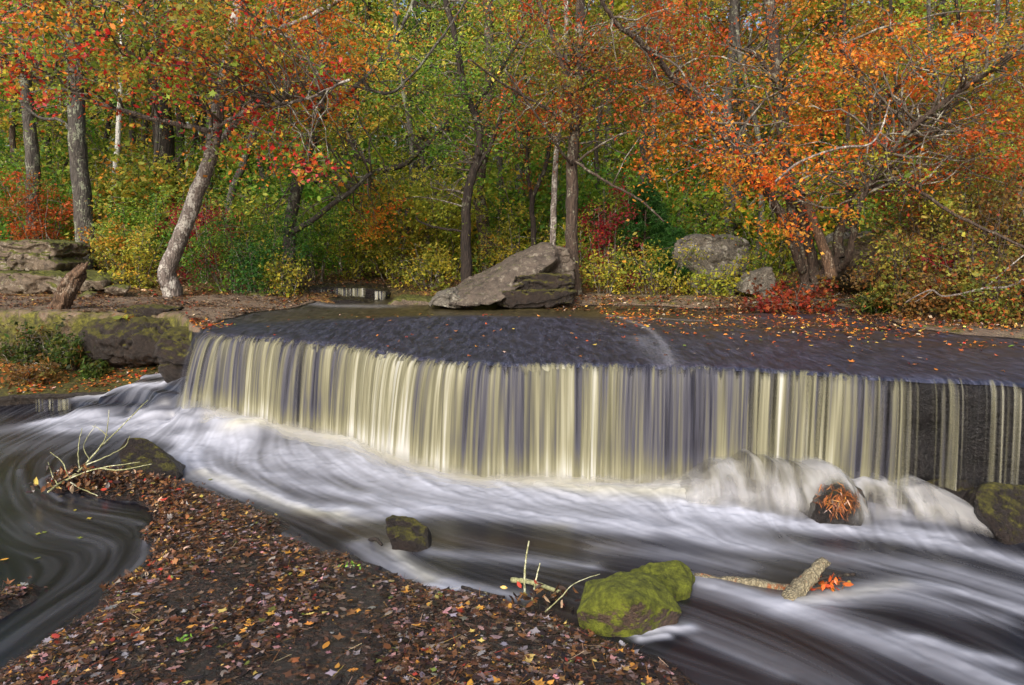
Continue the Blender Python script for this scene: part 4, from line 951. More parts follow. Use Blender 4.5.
for i, (nm, lab, px, Yd, w_, h_, pal) in enumerate(SH):
    sm_ = w_*h_
    if lab.startswith('scarlet'):
        shrub(nm, lab, px, Yd, w_, h_, 'scarlet', 300+i, 30, 30, .09, ('ragged', 'maple'), rad=.16)
        continue
    shrub(nm, lab, px, Yd, w_, h_, pal, 300+i, n=int(18+16*sm_**.7), per={'crimson': 34, 'yellow': 30, 'yelgreen': 34}.get(pal, 46), leaf=.072 if Yd < 16 else .085, rad=.24, kinds=('oval', 'ragged') if i % 2 else ('oval',))
for i, (px, Yd, w_, h_, pal, lab) in enumerate([(930, 12.8, 1.6, 2.2, 'olive', 'tall olive-yellow shrub at the near side of the brown thicket'), (985, 12.4, 1.8, 2.5, 'brown', 'tall brown-leaved shrub standing above the thicket bushes'), (1035, 11.8, 1.6, 2.4, 'olive', 'olive-brown shrub cut by the frame edge above the thicket'), (960, 15.5, 2.6, 3.2, 'yelgreen', 'yellow-green sapling clump behind the brown thicket'), (1030, 15.5, 2.6, 3.4, 'rust', 'russet sapling clump far behind the brown thicket')]):
    shrub('shrub', lab, px, Yd, w_, h_, pal, 380+i, n=int(30+20*(w_*h_)**.7), per=40, leaf=.07, rad=.24, kinds=('oval', 'ragged'), stems_=16)
us = []; rng = np.random.default_rng(31)
for i, (pal, word) in enumerate((('yelgreen', 'yellow-green'), ('green', 'green'), ('yellow', 'golden yellow'), ('farleft', 'orange-gold'))):
    us.append(shrub('understory_bush', f'{word} bush of the undergrowth back among the forest trunks', -900-40*i, 30, 3.2, 2.8, pal, 390+i, 70, 52, .12, ('oval', 'ragged'), f'{word} undergrowth bushes among the forest trunks', stems_=12, rad=.42, cat='bush'))
_sp = [(px+rng.normal(0, 9), Yd+rng.normal(0, .6)) for Yd, st_ in ((20.5, 62), (24, 56), (29, 50)) for px in range(-20, 1060, st_)]
for i, (px, Yd) in enumerate(_sp):
    if 700 < px < 760 and Yd < 22: continue
    x = (px-512)*Yd/733; k = int(rng.choice([3, 2, 0, 1] if px < 260 else [0, 0, 1, 2])); sc_ = .75+.5*rng.random(); r = us[k]
    loc = (x, Yd, float(ground_z(x, Yd)))
    if i < 4:
        r = us[i]; r.location = loc; r.scale = (sc_,)*3
    else:
        q = r.copy(); C.objects.link(q); q.location = loc; q.rotation_euler = (0, 0, rng.random()*6.28); q.scale = (sc_,)*3
        for ch in r.children: c_ = ch.copy(); C.objects.link(c_); c_.parent = q
# brown twiggy thicket on the right bank: separate bushes alike
for i, (px, Yd, w_, h_) in enumerate([(893, 12.6, 1.0, 1.3), (905, 11.9, 1.0, 1.3), (935, 12.6, 1.2, 1.8), (965, 11.2, 1.1, 1.3), (975, 11.9, 1.2, 1.8), (1000, 11.9, 1.3, 1.6), (1030, 10.6, 1.1, 1.2), (985, 10.4, .8, .7), (930, 11.2, .8, .6), (1060, 11.2, 1.2, 1.5)]):
    shrub('thicket_bush', 'brown twiggy bush of half-bare stems in the thicket on the far bank', px, Yd, w_, h_, ('brown', 'olive')[i % 2], 400+i, 90, 26, .06, ('oval', 'ragged'), 'bushes of the brown thicket on the far bank', stems_=26, rad=.24, bark=M_bark_brown)
# white pine sapling
def pine(label, px, Yd, hei, seed):
    rng = np.random.default_rng(seed); x = (px-512)*Yd/733; z = float(ground_z(x, Yd))
    e = empty('pine_sapling', (x, Yd, z), label, 'young pine'); mb = MB(); c = np.array((x, Yd, z))
    mb.tube([c+(0, 0, -.1), c+(0, 0, hei*.5), c+(.03, 0, hei)], [.035, .025, .006], 7)
    P = []; Dr = []; 
    for k in range(13):
        t = .12+.85*k/13; r = (1-t)*hei*.42+.06
        for j in range(7):
            a = rng.random()*6.28; tip = c+np.array((math.cos(a)*r, math.sin(a)*r, hei*t+r*.35)); b = c+np.array((0, 0, hei*t))
            mb.tube([b, (b+tip)/2+(0, 0, -.02), tip], [.01, .007, .003], 4)
            for m in range(7):
                q = b+(tip-b)*(.35+.65*m/6)+rng.normal(0, .03, 3); n = 26
                d = rng.normal(size=(n, 3)); d /= np.linalg.norm(d, axis=1)[:, None]; d += (tip-b)/r*.5; P.append(q+d*.05); Dr.append(d)
    P = np.vstack(P); Dr = np.vstack(Dr); nn = rng.normal(size=P.shape)
    mb.build('trunk', M_bark_brown, e)
    leafmesh('foliage', [leafset(P, nn, np.full(len(P), .13), pick('dkgreen', len(P), rng), 'blade', 0, rng, Dr)], M_leaf, e)
pine('soft green young pine among the shrubs on the far bank', 642, 16.6, 2.3, 5)
pine('small dark green pine seedling behind the spreading golden shrub', 672, 16.0, 1.3, 6)

# --- background trees: five kinds, copied
def copy_tree(root, loc, rz, sc):
    r = root.copy(); C.objects.link(r); r.location = loc; r.rotation_euler = (0, 0, rz); r.scale = (sc, sc, sc)
    for ch in root.children:
        c = ch.copy(); C.objects.link(c); c.parent = r
    return r
kinds_bg = [('yelgreen', 'yellow-green', M_bark_grey), ('center', 'mixed green and russet', M_bark_dark), ('farleft', 'golden orange', M_bark_brown), ('green', 'green', M_bark_dark), ('farright', 'orange', M_bark_grey), ('yellow', 'yellow', M_bark_grey)]
protos = []
for i, (pal, word, bk) in enumerate(kinds_bg):
    b = np.array((0., 400., 0.)); g0 = float(ground_z(0., 400.)); rng = np.random.default_rng(900+i)
    hgt = 13.0; top = b+(rng.normal(0, .5), 0, g0+hgt)
    P = [b+(0, 0, g0), b+(rng.normal(0, .15), .1, g0+hgt*.3), b+(rng.normal(0, .35), -.1, g0+hgt*.6), top]
    cw = [((0, 400, g0+hgt*.75), (2.6, 2.6, 3.6), 62, 66, pal), ((.4, 400, g0+hgt*.42), (2.4, 2.4, 2.4), 34, 60, pal), ((-.4, 400, g0+hgt*.2), (2.0, 2.0, 1.3), 14, 50, pal)]
    e = make_tree('forest_tree', f'slender forest tree with {word} autumn leaves among the woods upstream', 'tree', [(P, .15, .04)], cw, bk, 950+i, group=f'{word} trees in the woods upstream', leaf=.15, rad=.6, kinds=('oval', 'ragged'))
    protos.append(e)
spots = []
rng = np.random.default_rng(5)
for row, (Yd, n) in enumerate([(23, 11), (27, 12), (32, 14), (38, 16)]):
    for k in range(n):
        px = -60+(1150)*(k+.5+rng.normal(0, .18))/n; spots.append((px, Yd+rng.normal(0, 1)))
used = set()
for (px, Yd) in spots:
    x = (px-512)*Yd/733
    if px < 260: ch = rng.choice([2, 0, 3, 5, 2])
    elif px < 560: ch = rng.choice([0, 1, 3, 5, 0])
    elif px < 720: ch = rng.choice([0, 1, 5, 4])
    else: ch = rng.choice([4, 4, 1, 0, 2])
    ch = int(ch); p = protos[ch]; z = float(ground_z(x, Yd)); sc = .8+.35*rng.random()
    if ch not in used: used.add(ch); p.location = (x, Yd, z); p.rotation_euler = (0, 0, rng.random()*6.28); p.scale = (sc,)*3
    else: copy_tree(p, (x, Yd, z), rng.random()*6.28, sc)
for i, p in enumerate(protos):
    if i not in used: p.location = (30, 40+i, ground_z(30., 40.+i))
# far-off wood that reads as one mass
rng = np.random.default_rng(77)
nC = 5200; Yc = 43+rng.random(nC)*34; pxc = -160+1340*rng.random(nC); xc = (pxc-512)*Yc/733
gz_ = ground_z(xc, Yc); top = 11+5*fb2(xc, Yc, .12, 4, 3)+.14*(Yc-43)
zc = gz_+top*rng.random(nC)**.85
sets = []
for lo, hi, pal in ((-200, 300, 'farleft'), (300, 700, 'farmid'), (700, 1300, 'farright')):
    m = (pxc+rng.normal(0, 60, nC) >= lo) & (pxc+rng.normal(0, 60, nC) < hi)
    if m.any(): sets += sprays(np.stack([xc, Yc, zc], -1)[m], 1.25, 26, pal, .38, rng, .8, ('ragged',), coh=.75)
o = leafmesh('far_wood', sets, M_leaf); tagit(o, 'far-off mass of autumn foliage closing the view upstream', 'woodland', kind='stuff')
mb = MB()
for k in range(120):
    Yd = 42+30*rng.random(); x = (-100+1220*rng.random()-512)*Yd/733; z = float(ground_z(x, Yd)); hh = 12+5*rng.random()
    mb.tube(crv([(x, Yd, z-.3), (x+rng.normal(0, .3), Yd, z+hh*.5), (x+rng.normal(0, .8), Yd, z+hh)], 4), np.linspace(.17, .05, 9), 6)
o = mb.build('far_trunks', M_bark_grey); tagit(o, 'thin grey trunks massed in the far-off wood', 'woodland', kind='stuff')

# ---------------------------------------------------------------- rocks
def hull_rock(name, label, pts, mat, seed, rough=.05, cuts=4, cat='boulder', group=None, fine=.012, fr=2.2):
    bm = bmesh.new()
    for p in pts: bm.verts.new(p)
    r = bmesh.ops.convex_hull(bm, input=bm.verts)
    for v in [v for v in bm.verts if not v.link_faces]: bm.verts.remove(v)
    bmesh.ops.triangulate(bm, faces=bm.faces)
    for _ in range(cuts):
        L = max(e.calc_length() for e in bm.edges); 
        bmesh.ops.subdivide_edges(bm, edges=[e for e in bm.edges if e.calc_length() > L*.45], cuts=1, use_grid_fill=False)
        bmesh.ops.triangulate(bm, faces=bm.faces)
    for _ in range(2):
        bmesh.ops.smooth_vert(bm, verts=bm.verts, factor=.5, use_axis_x=True, use_axis_y=True, use_axis_z=True)
    for _ in range(2):
        bmesh.ops.subdivide_edges(bm, edges=bm.edges, cuts=1, use_grid_fill=False); bmesh.ops.triangulate(bm, faces=bm.faces)
    bm.normal_update()
    V = np.array([v.co[:] for v in bm.verts]); V = (V-V.mean(0))*1.07+V.mean(0); N = np.array([v.normal[:] for v in bm.verts])
    q = V+.06*(fbm(V*3+seed, seed+3, 3)-.5)[:, None]*np.array((0, 0, 8.))
    st = vn(np.stack([V[:, 0]*.8, V[:, 1]*.8, q[:, 2]*(4.5/max(.05, V[:, 2].max()-V[:, 2].min()))], -1), seed+4)
    crk = 1-np.abs(fbm(V*fr*1.4+seed, seed+17, 4)-.5)*2
    V = V+N*((fbm(V*fr+seed, seed, 5)-.5)*2.6*rough+(sstep(.35, .65, st)-.5)*rough*(fr < 4)*np.clip(1.2-np.abs(N[:, 2]), 0, 1)-np.clip(crk-.88, 0, 1)*rough*7*(fr < 4)+(fbm(V*14+seed, seed+9, 3)-.5)*2.4*fine)[:, None]
    Fc = np.array([[v.index for v in f.verts] for f in bm.faces]); 
    bm.verts.index_update(); Fc = np.array([[v.index for v in f.verts] for f in bm.faces]); bm.free()
    c = V.mean(0); c[2] = V[:, 2].min()
    o = mesh(name, V-c, Fc, mat); o.location = tuple(c)
    return tagit(o, label, cat, group)
def blob_pts(c, r, seed, n=16, rot=0):
    rng = np.random.default_rng(seed); d = rng.normal(size=(n, 3)); d /= np.linalg.norm(d, axis=1)[:, None]
    d = np.sign(d)*np.abs(d)**.75; p = d*np.array(r)
    cs_, sn = math.cos(rot), math.sin(rot)
    p = np.stack([p[:, 0]*cs_-p[:, 1]*sn, p[:, 0]*sn+p[:, 1]*cs_, p[:, 2]], -1)
    return p+np.array(c)
def prism(front, Y0, Y1, shrink=.9, dz=0):
    """outline of a rock (pixel points) given real depth between Y0 and Y1"""
    P = [D(a, b, Y0) for a, b in front]; c = np.mean(P, 0)
    return P+[np.array((c[0]+(p[0]-c[0])*shrink*Y1/Y0, Y1, c[2]+(p[2]-c[2])*shrink+dz)) for p in P]
# tilted slab
S0 = [D(452, 303, 13.4), D(470, 306, 13.3), D(500, 300, 13.3), D(556, 259, 14.0), D(553, 250, 14.2), D(545, 245, 14.4), D(470, 288, 13.9), D(448, 298, 14.0),
      D(440, 304, 14.6), D(462, 281, 15.0), D(540, 243, 15.3), D(548, 248, 15.3), D(560, 268, 15.0)]
hull_rock('tilted_slab', 'large flat grey slab tilted up at an angle on the far bank', S0, M_rock_slab, 3, .045, 4, 'boulder')
hull_rock('boulder', 'grey block wedged upright behind the raised end of the tilted slab', prism([(545, 262), (552, 247), (568, 250), (574, 264), (574, 284), (546, 284)], 14.5, 15.5), M_rock_slab, 4, .05)
hull_rock('boulder', 'flat layered block on top under the raised end of the tilted slab', prism([(508, 290), (516, 276), (540, 273), (570, 276), (573, 286), (560, 291), (515, 293)], 13.6, 14.8), M_rock_wetmoss, 5, .06, fr=3)
hull_rock('boulder', 'lowest dark block at the water line under the tilted slab', prism([(496, 302), (505, 291), (560, 289), (574, 292), (572, 305), (500, 307)], 13.4, 14.7), M_rock_wetmoss, 6, .06, fr=3)
hull_rock('boulder', 'small grey wedge of rock at the low foot of the tilted slab', prism([(428, 306), (436, 296), (452, 290), (462, 300), (460, 309)], 13.5, 14.4), M_rock_grey, 7, .05)
hull_rock('boulder', 'big flat-topped grey boulder half hidden by shrubs on the far bank', prism([(676, 243), (692, 236), (736, 235), (747, 243), (748, 262), (742, 275), (700, 277), (680, 268)], 15.6, 17.6), M_rock_grey, 8, .07)
hull_rock('boulder', 'low pale boulder in front of the flat-topped boulder', prism([(694, 284), (704, 277), (728, 278), (738, 286), (734, 296), (698, 296)], 15.0, 15.8), M_rock_grey, 9, .06)
hull_rock('boulder', 'pale greenish rock leaning beside the red seedlings', prism([(742, 292), (752, 274), (770, 268), (776, 280), (768, 296)], 14.4, 15.1), M_rock_grey, 10, .05)
hull_rock('boulder', 'dark boulder in shade just behind the multi-stemmed maple', prism([(850, 262), (862, 240), (892, 238), (906, 250), (904, 280), (856, 282)], 14.6, 16.0), M_rock_bank, 12, .07)
hull_rock('boulder', 'pale rock lying behind the multi-stemmed maple above the dark boulder', prism([(838, 246), (850, 232), (872, 232), (880, 246), (860, 252)], 15.8, 16.8), M_rock_grey, 13, .06)
# left slabs
hull_rock('boulder', 'topmost weathered slab of the stack at the edge of the woods', prism([(-30, 246), (0, 242), (34, 240), (50, 243), (54, 254), (40, 262), (0, 258), (-30, 258)], 15.8, 17.2), M_rock_bank, 14, .06)
hull_rock('boulder', 'middle rounded block of the slab stack at the edge of the woods', prism([(8, 262), (16, 253), (46, 256), (56, 264), (52, 272), (12, 271)], 15.6, 16.8), M_rock_bank, 15, .06)
hull_rock('boulder', 'small block beside the middle one in the slab stack', prism([(-30, 268), (-20, 256), (4, 258), (10, 268), (6, 274), (-30, 276)], 15.7, 16.8), M_rock_bank, 16, .06)
hull_rock('boulder', 'long low slab at the bottom of the stack beside the path', prism([(-60, 294), (-50, 272), (20, 272), (66, 276), (92, 282), (90, 291), (40, 294)], 15.0, 16.9), M_rock_bank, 17, .07)
for i, (px, py, w_, h_) in enumerate([(98, 284, 12, 5), (118, 290, 14, 4), (86, 297, 12, 4), (255, 300, 16, 6), (264, 304, 10, 4)]):
    c = D(px, py, 14.8)
    hull_rock('stone', ['small flat stone beside the end of the long low slab', 'small stone on the path below the green shrub', 'flat stone on the path near the stump', 'rounded stone under the dark-stemmed shrub by the water', 'small stone at the water edge under the dark-stemmed shrub'][i], blob_pts(c, (w_*.02, .22, h_*.02+.04), 60+i), M_rock_bank, 60+i, .02, 2, 'stone')
# mossy bank blocks above the low ledge
hull_rock('boulder', 'long mossy block overhanging the leafy low ledge', blob_pts((-6.05, 12.0, .85), (.95, .45, .42), 20, 26), M_rock_wetmoss, 20, .08, 3, fr=2.5)
hull_rock('boulder', 'round mossy boulder against the left end of the falls', blob_pts((-4.72, 10.72, .82), (.42, .42, .46), 21, 24), M_rock_wetmoss, 21, .06, 3)
hull_rock('boulder', 'mossy flat stone lying on the bank above the ferns', blob_pts((-6.0, 12.3, 1.32), (.55, .25, .10), 22, 20), M_rock_wetmoss, 22, .04, 3)
# river boulders
hull_rock('boulder', 'moss-covered angular boulder nearest the leafy foreground ledge', [tuple(G(577, 612, .1)), tuple(G(584, 632, -.05)), tuple(D(588, 582, 4.75)), tuple(D(620, 572, 4.75)), tuple(D(650, 574, 4.8)), tuple(D(664, 590, 4.7)), tuple(D(678, 612, 4.55)), tuple(G(672, 628, -.05)), tuple(G(640, 644, -.08)), tuple(D(636, 600, 4.35)), tuple(G(600, 640, -.05)), tuple(D(604, 592, 4.5)), (1.0, 5.1, -.1), (.6, 5.15, -.1)], M_rock_moss, 23, .03, 4, fine=.008, fr=5)
hull_rock('boulder', 'smaller bright green mossy boulder behind the angular mossy one', [tuple(D(632, 572, 5.0)), tuple(D(650, 564, 5.1)), tuple(D(680, 563, 5.15)), tuple(D(691, 574, 5.1)), tuple(D(690, 590, 4.95)), tuple(D(668, 592, 4.85)), (.95, 5.3, -.1), (1.35, 5.3, -.1), (.9, 4.9, -.1), (1.25, 4.9, -.1)], M_rock_moss, 24, .03, 4, fine=.008, fr=5)
hull_rock('boulder', 'small dark wet rock alone in the foaming river', [tuple(D(386, 520, 5.85)), tuple(D(392, 515, 5.95)), tuple(D(414, 516, 5.95)), tuple(D(428, 527, 5.9)), tuple(D(426, 546, 5.75)), tuple(D(416, 547, 5.7)), tuple(D(388, 534, 5.75)), (-.95, 6.15, -.05), (-.7, 6.1, -.05), (-.9, 5.7, -.15), (-.65, 5.7, -.15)], M_rock_wet2, 25, .035, 4, fine=.006, fr=5)
hull_rock('boulder', 'dark mossy rock at the tip of the leafy ledge beside the bare branches', [tuple(D(120, 452, 7.7)), tuple(D(128, 438, 7.8)), tuple(D(146, 439, 7.85)), tuple(D(166, 452, 7.8)), tuple(D(178, 472, 7.6)), tuple(D(178, 482, 7.5)), tuple(D(125, 478, 7.5)), (-4.2, 8.1, -.05), (-3.7, 8.1, -.05)], M_rock_wet2, 26, .03, 4, fine=.01, fr=4)
hull_rock('boulder', 'dark rounded rock draped with orange needles under the cascade', [tuple(D(814, 504, 6.40)), tuple(D(821, 489, 6.49)), tuple(D(843, 482, 6.54)), tuple(D(860, 488, 6.49)), tuple(D(866, 506, 6.40)), tuple(D(860, 526, 6.25)), tuple(D(820, 525, 6.25)), tuple(D(840, 501, 6.24)), (2.6, 6.8, .05), (3.2, 6.7, .05)], M_rock_wet, 27, .02, 4, fine=.01, fr=4)
hull_rock('boulder', 'dark rock with a mossy orange top at the water edge below the thin strands', [tuple(D(976, 492, 6.2)), tuple(D(992, 484, 6.35)), tuple(D(1040, 486, 6.4)), tuple(D(1075, 500, 6.3)), tuple(D(1080, 560, 5.8)), tuple(D(1010, 546, 5.85)), tuple(D(984, 514, 6.0)), (4.1, 6.7, 0), (5.4, 6.7, 0)], M_rock_wet2, 28, .03, 4, fine=.01, fr=4)
hull_rock('boulder', 'low black wet rock under the thin strands beside the mossy orange-topped rock', [tuple(D(918, 486, 6.6)), tuple(D(935, 479, 6.7)), tuple(D(965, 482, 6.6)), tuple(D(978, 498, 6.4)), tuple(D(955, 506, 6.35)), tuple(D(925, 502, 6.4)), (3.7, 6.8, .1), (4.3, 6.7, .1)], M_rock_wet, 29, .03, 4, fine=.012, fr=4)
for i, (px, pyt, zt, pyb, w_, lab) in enumerate([(752, 476, .20, 504, .5, 'drowned dark rock inside the step veil nearest the middle of the falls'), (792, 486, .16, 509, .40, 'drowned dark rock just before the needle-covered rock'),
                                                (893, 487, .20, 511, .5, 'drowned dark rock just past the rock with orange needles'), (935, 492, .16, 516, .36, 'drowned dark rock next to the mossy orange-topped rock')]):
    t_ = G(px, pyt, zt); b_ = G(px, pyb, 0)
    hull_rock('boulder', lab, [(t_[0]-w_*.5, t_[1]+.2, -.1), (t_[0]+w_*.5, t_[1]+.2, -.1), (b_[0]-w_*.45, b_[1]+.12, -.1), (b_[0]+w_*.45, b_[1]+.12, -.1), (b_[0], b_[1]+.03, -.05), (t_[0]-w_*.3, t_[1]+.1, zt-.05), (t_[0]+w_*.32, t_[1]+.1, zt-.07), (t_[0]-w_*.22, t_[1]-.02, zt-.05), (t_[0]+w_*.2, t_[1]-.04, zt-.06), (t_[0], (t_[1]+b_[1])/2-.06, zt*.62)], M_rock_wet, 130+i, .02, 3, fine=.008, fr=4)
# orange needles on the cascade rock
rng = np.random.default_rng(8); n = 300
rk = [q for q in bpy.data.objects if q.get('label', '').startswith('dark rounded rock draped')][0]
fc = np.array([(tuple(rk.location+p.center), tuple(p.normal)) for p in rk.data.polygons]); mm = (fc[:, 1, 1] < -.25) & (fc[:, 0, 2] > .04); fc = fc[mm]
fc = fc[rng.random(len(fc)) < np.exp(-((fc[:, 0, 0]-2.9)/.13)**2-((fc[:, 0, 2]-.2)/.08)**2)]
fc = fc[rng.integers(0, len(fc), n)]; cx = fc[:, 0]+fc[:, 1]*.012+rng.normal(0, .012, (n, 3)); nr = fc[:, 1]+rng.normal(0, .25, (n, 3))
pc = pick('needle', n, rng)
o = leafmesh('needle_drape', [leafset(cx, nr, .05+.05*rng.random(n), pc, 'blade', .1, rng, np.tile((.2, 0, -1.), (n, 1))+rng.normal(0, .5, (n, 3)))], M_litter); tagit(o, 'wet orange needles draped over the dark rock in the cascade', 'fallen needles', kind='stuff')

# small upstream cascade
mb_pts = [((308, 288), (380, 305))]
hull_rock('boulder', 'flat dark rock lip of the small upstream cascade', prism([(306, 296), (310, 287), (350, 287), (384, 292), (386, 300), (340, 303), (308, 303)], 16.0, 17.6, 1.0), M_rock_wet, 31, .03, 3)
hull_rock('boulder', 'dark wet rock at the middle of the small upstream cascade', prism([(360, 299), (364, 289), (380, 290), (388, 300)], 15.9, 16.6), M_rock_wet, 32, .03, 3)
hull_rock('boulder', 'flat wet rock covered by thin water below the small cascade', prism([(310, 309), (314, 299), (352, 300), (378, 304), (400, 309), (350, 311)], 14.9, 15.9), M_rock_wet, 33, .03, 3)
hull_rock('boulder', 'low leafy rock bar between the small cascade and the tilted slab', prism([(384, 307), (396, 298), (430, 300), (440, 308), (400, 310)], 14.6, 15.8), M_rock_bank, 34, .03, 3)
def mini(x0p, x1p, ytop, ybot, Yd, seed, am=1, tb=0):
    n = 260; px_ = np.linspace(x0p, x1p, n); V = []; A = []; Tt = []
    for r in range(12):
        t = r/11; py = ytop+(ybot-ytop)*t
        Y_ = Yd+.25*(1-min(1, t*4))-.06*t
        P = np.array([D(a, ytop+(ybot-ytop)*max(0, (t-.15)/.85), Y_) for a in px_]); P[:, 1] += .03*(vn(np.stack([px_*.8, px_*0, px_*0], -1), seed)-.5); V.append(P)
        c = fbm(np.stack([px_*.8, px_*0+t*.4, px_*0], -1), seed, 3); Tt.append(np.clip(.55+tb+2.2*(c-.5), 0, 1)); A.append(am*(.5+.5*sstep(.3, .6, fbm(np.stack([px_*.5, px_*0+t*.3, px_*0+9], -1), seed+1, 3)))*(1-.6*sstep(.9, 1, t)))
    win = np.minimum(sstep(0, .12, np.linspace(0, 1, n)), sstep(1, .88, np.linspace(0, 1, n)))
    ln_ = .55+.6*fbm(np.stack([px_*.6, px_*0, px_*0+4], -1), seed+5, 2)
    A = [a_*win*(1-sstep(ln_-.15, ln_+.05, r_/11.)) for r_, a_ in enumerate(A)]
    o = mesh('cascade', np.array(V).reshape(-1, 3), gridfaces(12, n), M_falls, attrs={'tint': np.array(Tt), 'alpha': np.array(A)}); return o
o = mini(334, 366, 288, 300, 15.85, 5, .95, .1); tagit(o, 'small veil of pale water falling in the upstream cascade', 'waterfall', kind='structure')
o = mini(308, 336, 289, 300, 15.85, 8, .6, -.15); tagit(o, 'thin dark veil of water at the near end of the upstream cascade', 'waterfall', kind='structure')
o = mini(374, 386, 291, 303, 15.75, 9); tagit(o, 'narrow white trickle at the end of the upstream cascade', 'waterfall', kind='structure')
# drips off the low ledge on the left
o = mini(34, 72, 399, 417, 10.4, 12, .55, -.2); tagit(o, 'thin drips of water off the leafy low ledge', 'waterfall', kind='structure')

# ---------------------------------------------------------------- dead wood
e = empty('stump', (-7.35, 12.4, 1.33), 'leaning broken orange-brown stump on the bank above the ferns', 'stump')
mb = MB(); mb.tube(crv([D(56, 318, 12.4), D(63, 300, 12.4), D(70, 285, 12.42), D(79, 272, 12.45), D(84, 264, 12.45)], 7, .006), np.interp(np.linspace(0, 1, 29), [0, .2, .7, 1], [.19, .15, .12, .04]), 36, .9, 9, None, .05, 3.2)
mb.build('trunk', M_deadwood, e)
mb = MB(); mb.tube(crv([D(76, 276, 12.3), D(84, 268, 12.3), D(88, 262, 12.3)], 5), np.linspace(.06, .02, 11), 8, .4, 2); mb.build('splinter', M_deadwood, e)
M_log = mat_bark('birch_log_bark', s4(92, 82, 62), s4(170, 160, 132), s4(140, 84, 48), .3, 16, .015)
e = empty('birch_log', G(805, 590, 0), 'pale birch log with peeling bark jutting from the river beside the mossy boulders', 'log')
mb = MB(); mb.tube(crv([G(786, 606, -.04), D(800, 588, 4.98), D(815, 571, 5.05), D(826, 560, 5.1)], 6, .003), np.linspace(.062, .034, 19), 14, .7, 3, None, .3, 2.4); mb.build('trunk', M_log, e)
mb = MB(); mb.tube(crv([G(792, 592, -.02), G(760, 585, .0), G(725, 580, -.01), G(694, 576, -.005)], 6, .003), np.linspace(.042, .022, 19), 10, .7, 6, None, .3, 2.4); mb.build('limb', M_log, e)
def twigs(name, label, lines, mat=M_twig, cat='branch', loc=None, leaves_=None):
    e = empty(name, lines[0][0][0], label, cat); mb = MB()
    for P, r0, r1 in lines: cv = crv(P, 5, .002); mb.tube(cv, np.linspace(r0, r1, len(cv)), 6)
    mb.build('branch', mat, e)
    if leaves_:
        c, spread, n, pal, sz = leaves_; rng = np.random.default_rng(n)
        P = np.array(c)+rng.normal(0, 1, (n, 3))*np.array(spread); nr = rng.normal(size=(n, 3)); nr[:, 2] += .6
        leafmesh('foliage', [leafset(P, nr, sz*np.exp(rng.normal(0, .2, n)), pick(pal, n, rng), 'oval', .3, rng)], M_litter, e)
    return e
twigs('driftwood', 'short dark stick hung with orange leaves beside the birch log', [([G(806, 586, .05), G(825, 578, .10), G(855, 574, .10)], .014, .012), ([G(822, 590, .0), G(832, 578, .1)], .012, .008)], M_bark_dark, 'stick', None, (G(828, 582, .07), (.07, .03, .035), 40, 'rust', .07))
M_green_twig = mat_bark('bark_green_twig', s4(120, 120, 80), s4(176, 176, 130), s4(200, 200, 170), .4, 14, .003)
B = lambda px, py, Y_: D(px, py, Y_)
twigs('fallen_branch', 'tangle of thin pale bare branches caught on the tip of the leafy ledge', [
    ([G(62, 484, .05), B(80, 470, 7.4), B(98, 450, 7.5), B(118, 430, 7.6), B(148, 400, 7.8)], .014, .004), ([B(98, 450, 7.5), B(106, 436, 7.5), B(109, 410, 7.5)], .007, .003), ([B(80, 470, 7.4), B(78, 450, 7.4), B(82, 428, 7.5)], .007, .003),
    ([B(84, 466, 7.4), B(110, 455, 7.4), B(125, 446, 7.5), B(130, 436, 7.5)], .007, .003), ([G(70, 480, .05), B(62, 462, 7.4), B(50, 452, 7.4)], .008, .003), ([G(48, 492, .05), B(66, 480, 7.2), B(100, 468, 7.2), B(140, 462, 7.2)], .011, .004),
    ([G(60, 488, .04), B(52, 474, 7.2), B(48, 462, 7.2)], .007, .003), ([B(66, 480, 7.2), B(80, 488, 7.1), B(98, 496, 7.0)], .008, .004), ([B(108, 436, 7.5), B(98, 428, 7.5), B(92, 426, 7.5)], .005, .002), ([B(100, 468, 7.2), B(120, 470, 7.1), B(152, 464, 7.1)], .008, .004), ([B(90, 460, 7.45), B(84, 445, 7.45), B(96, 424, 7.5)], .006, .002)],
    M_green_twig, 'branch', None, (G(85, 480, .1), (.22, .12, .06), 130, 'litter_warm', .075))
twigs('driftwood', 'thin dark stick lying in the foam above the leafy ledge', [([G(462, 587, .03), G(480, 592, .05), G(505, 597, .02)], .013, .009)], M_bark_dark, 'stick')
twigs('driftwood', 'short dark stick poking from the water beside the small dark rock', [([G(370, 540, .0), G(376, 539, .06), G(382, 545, .04)], .018, .012)], M_bark_dark, 'stick')
twigs('sapling_twig', 'two thin upright twigs standing in leaves at the ledge edge by the mossy boulder', [([G(525, 598, .0), B(525, 570, 4.95), B(529, 541, 4.95)], .010, .005), ([G(532, 600, .02), B(536, 580, 4.9), B(540, 563, 4.9)], .008, .004), ([G(545, 612, .02), B(560, 598, 4.7), B(575, 583, 4.7), B(600, 574, 4.7)], .005, .002), ([G(512, 580, .03), G(530, 582, .06), G(560, 592, .06)], .022, .014)], M_green_twig, 'twig', None, (G(543, 598, .06), (.13, .06, .04), 60, 'litter_warm', .07))
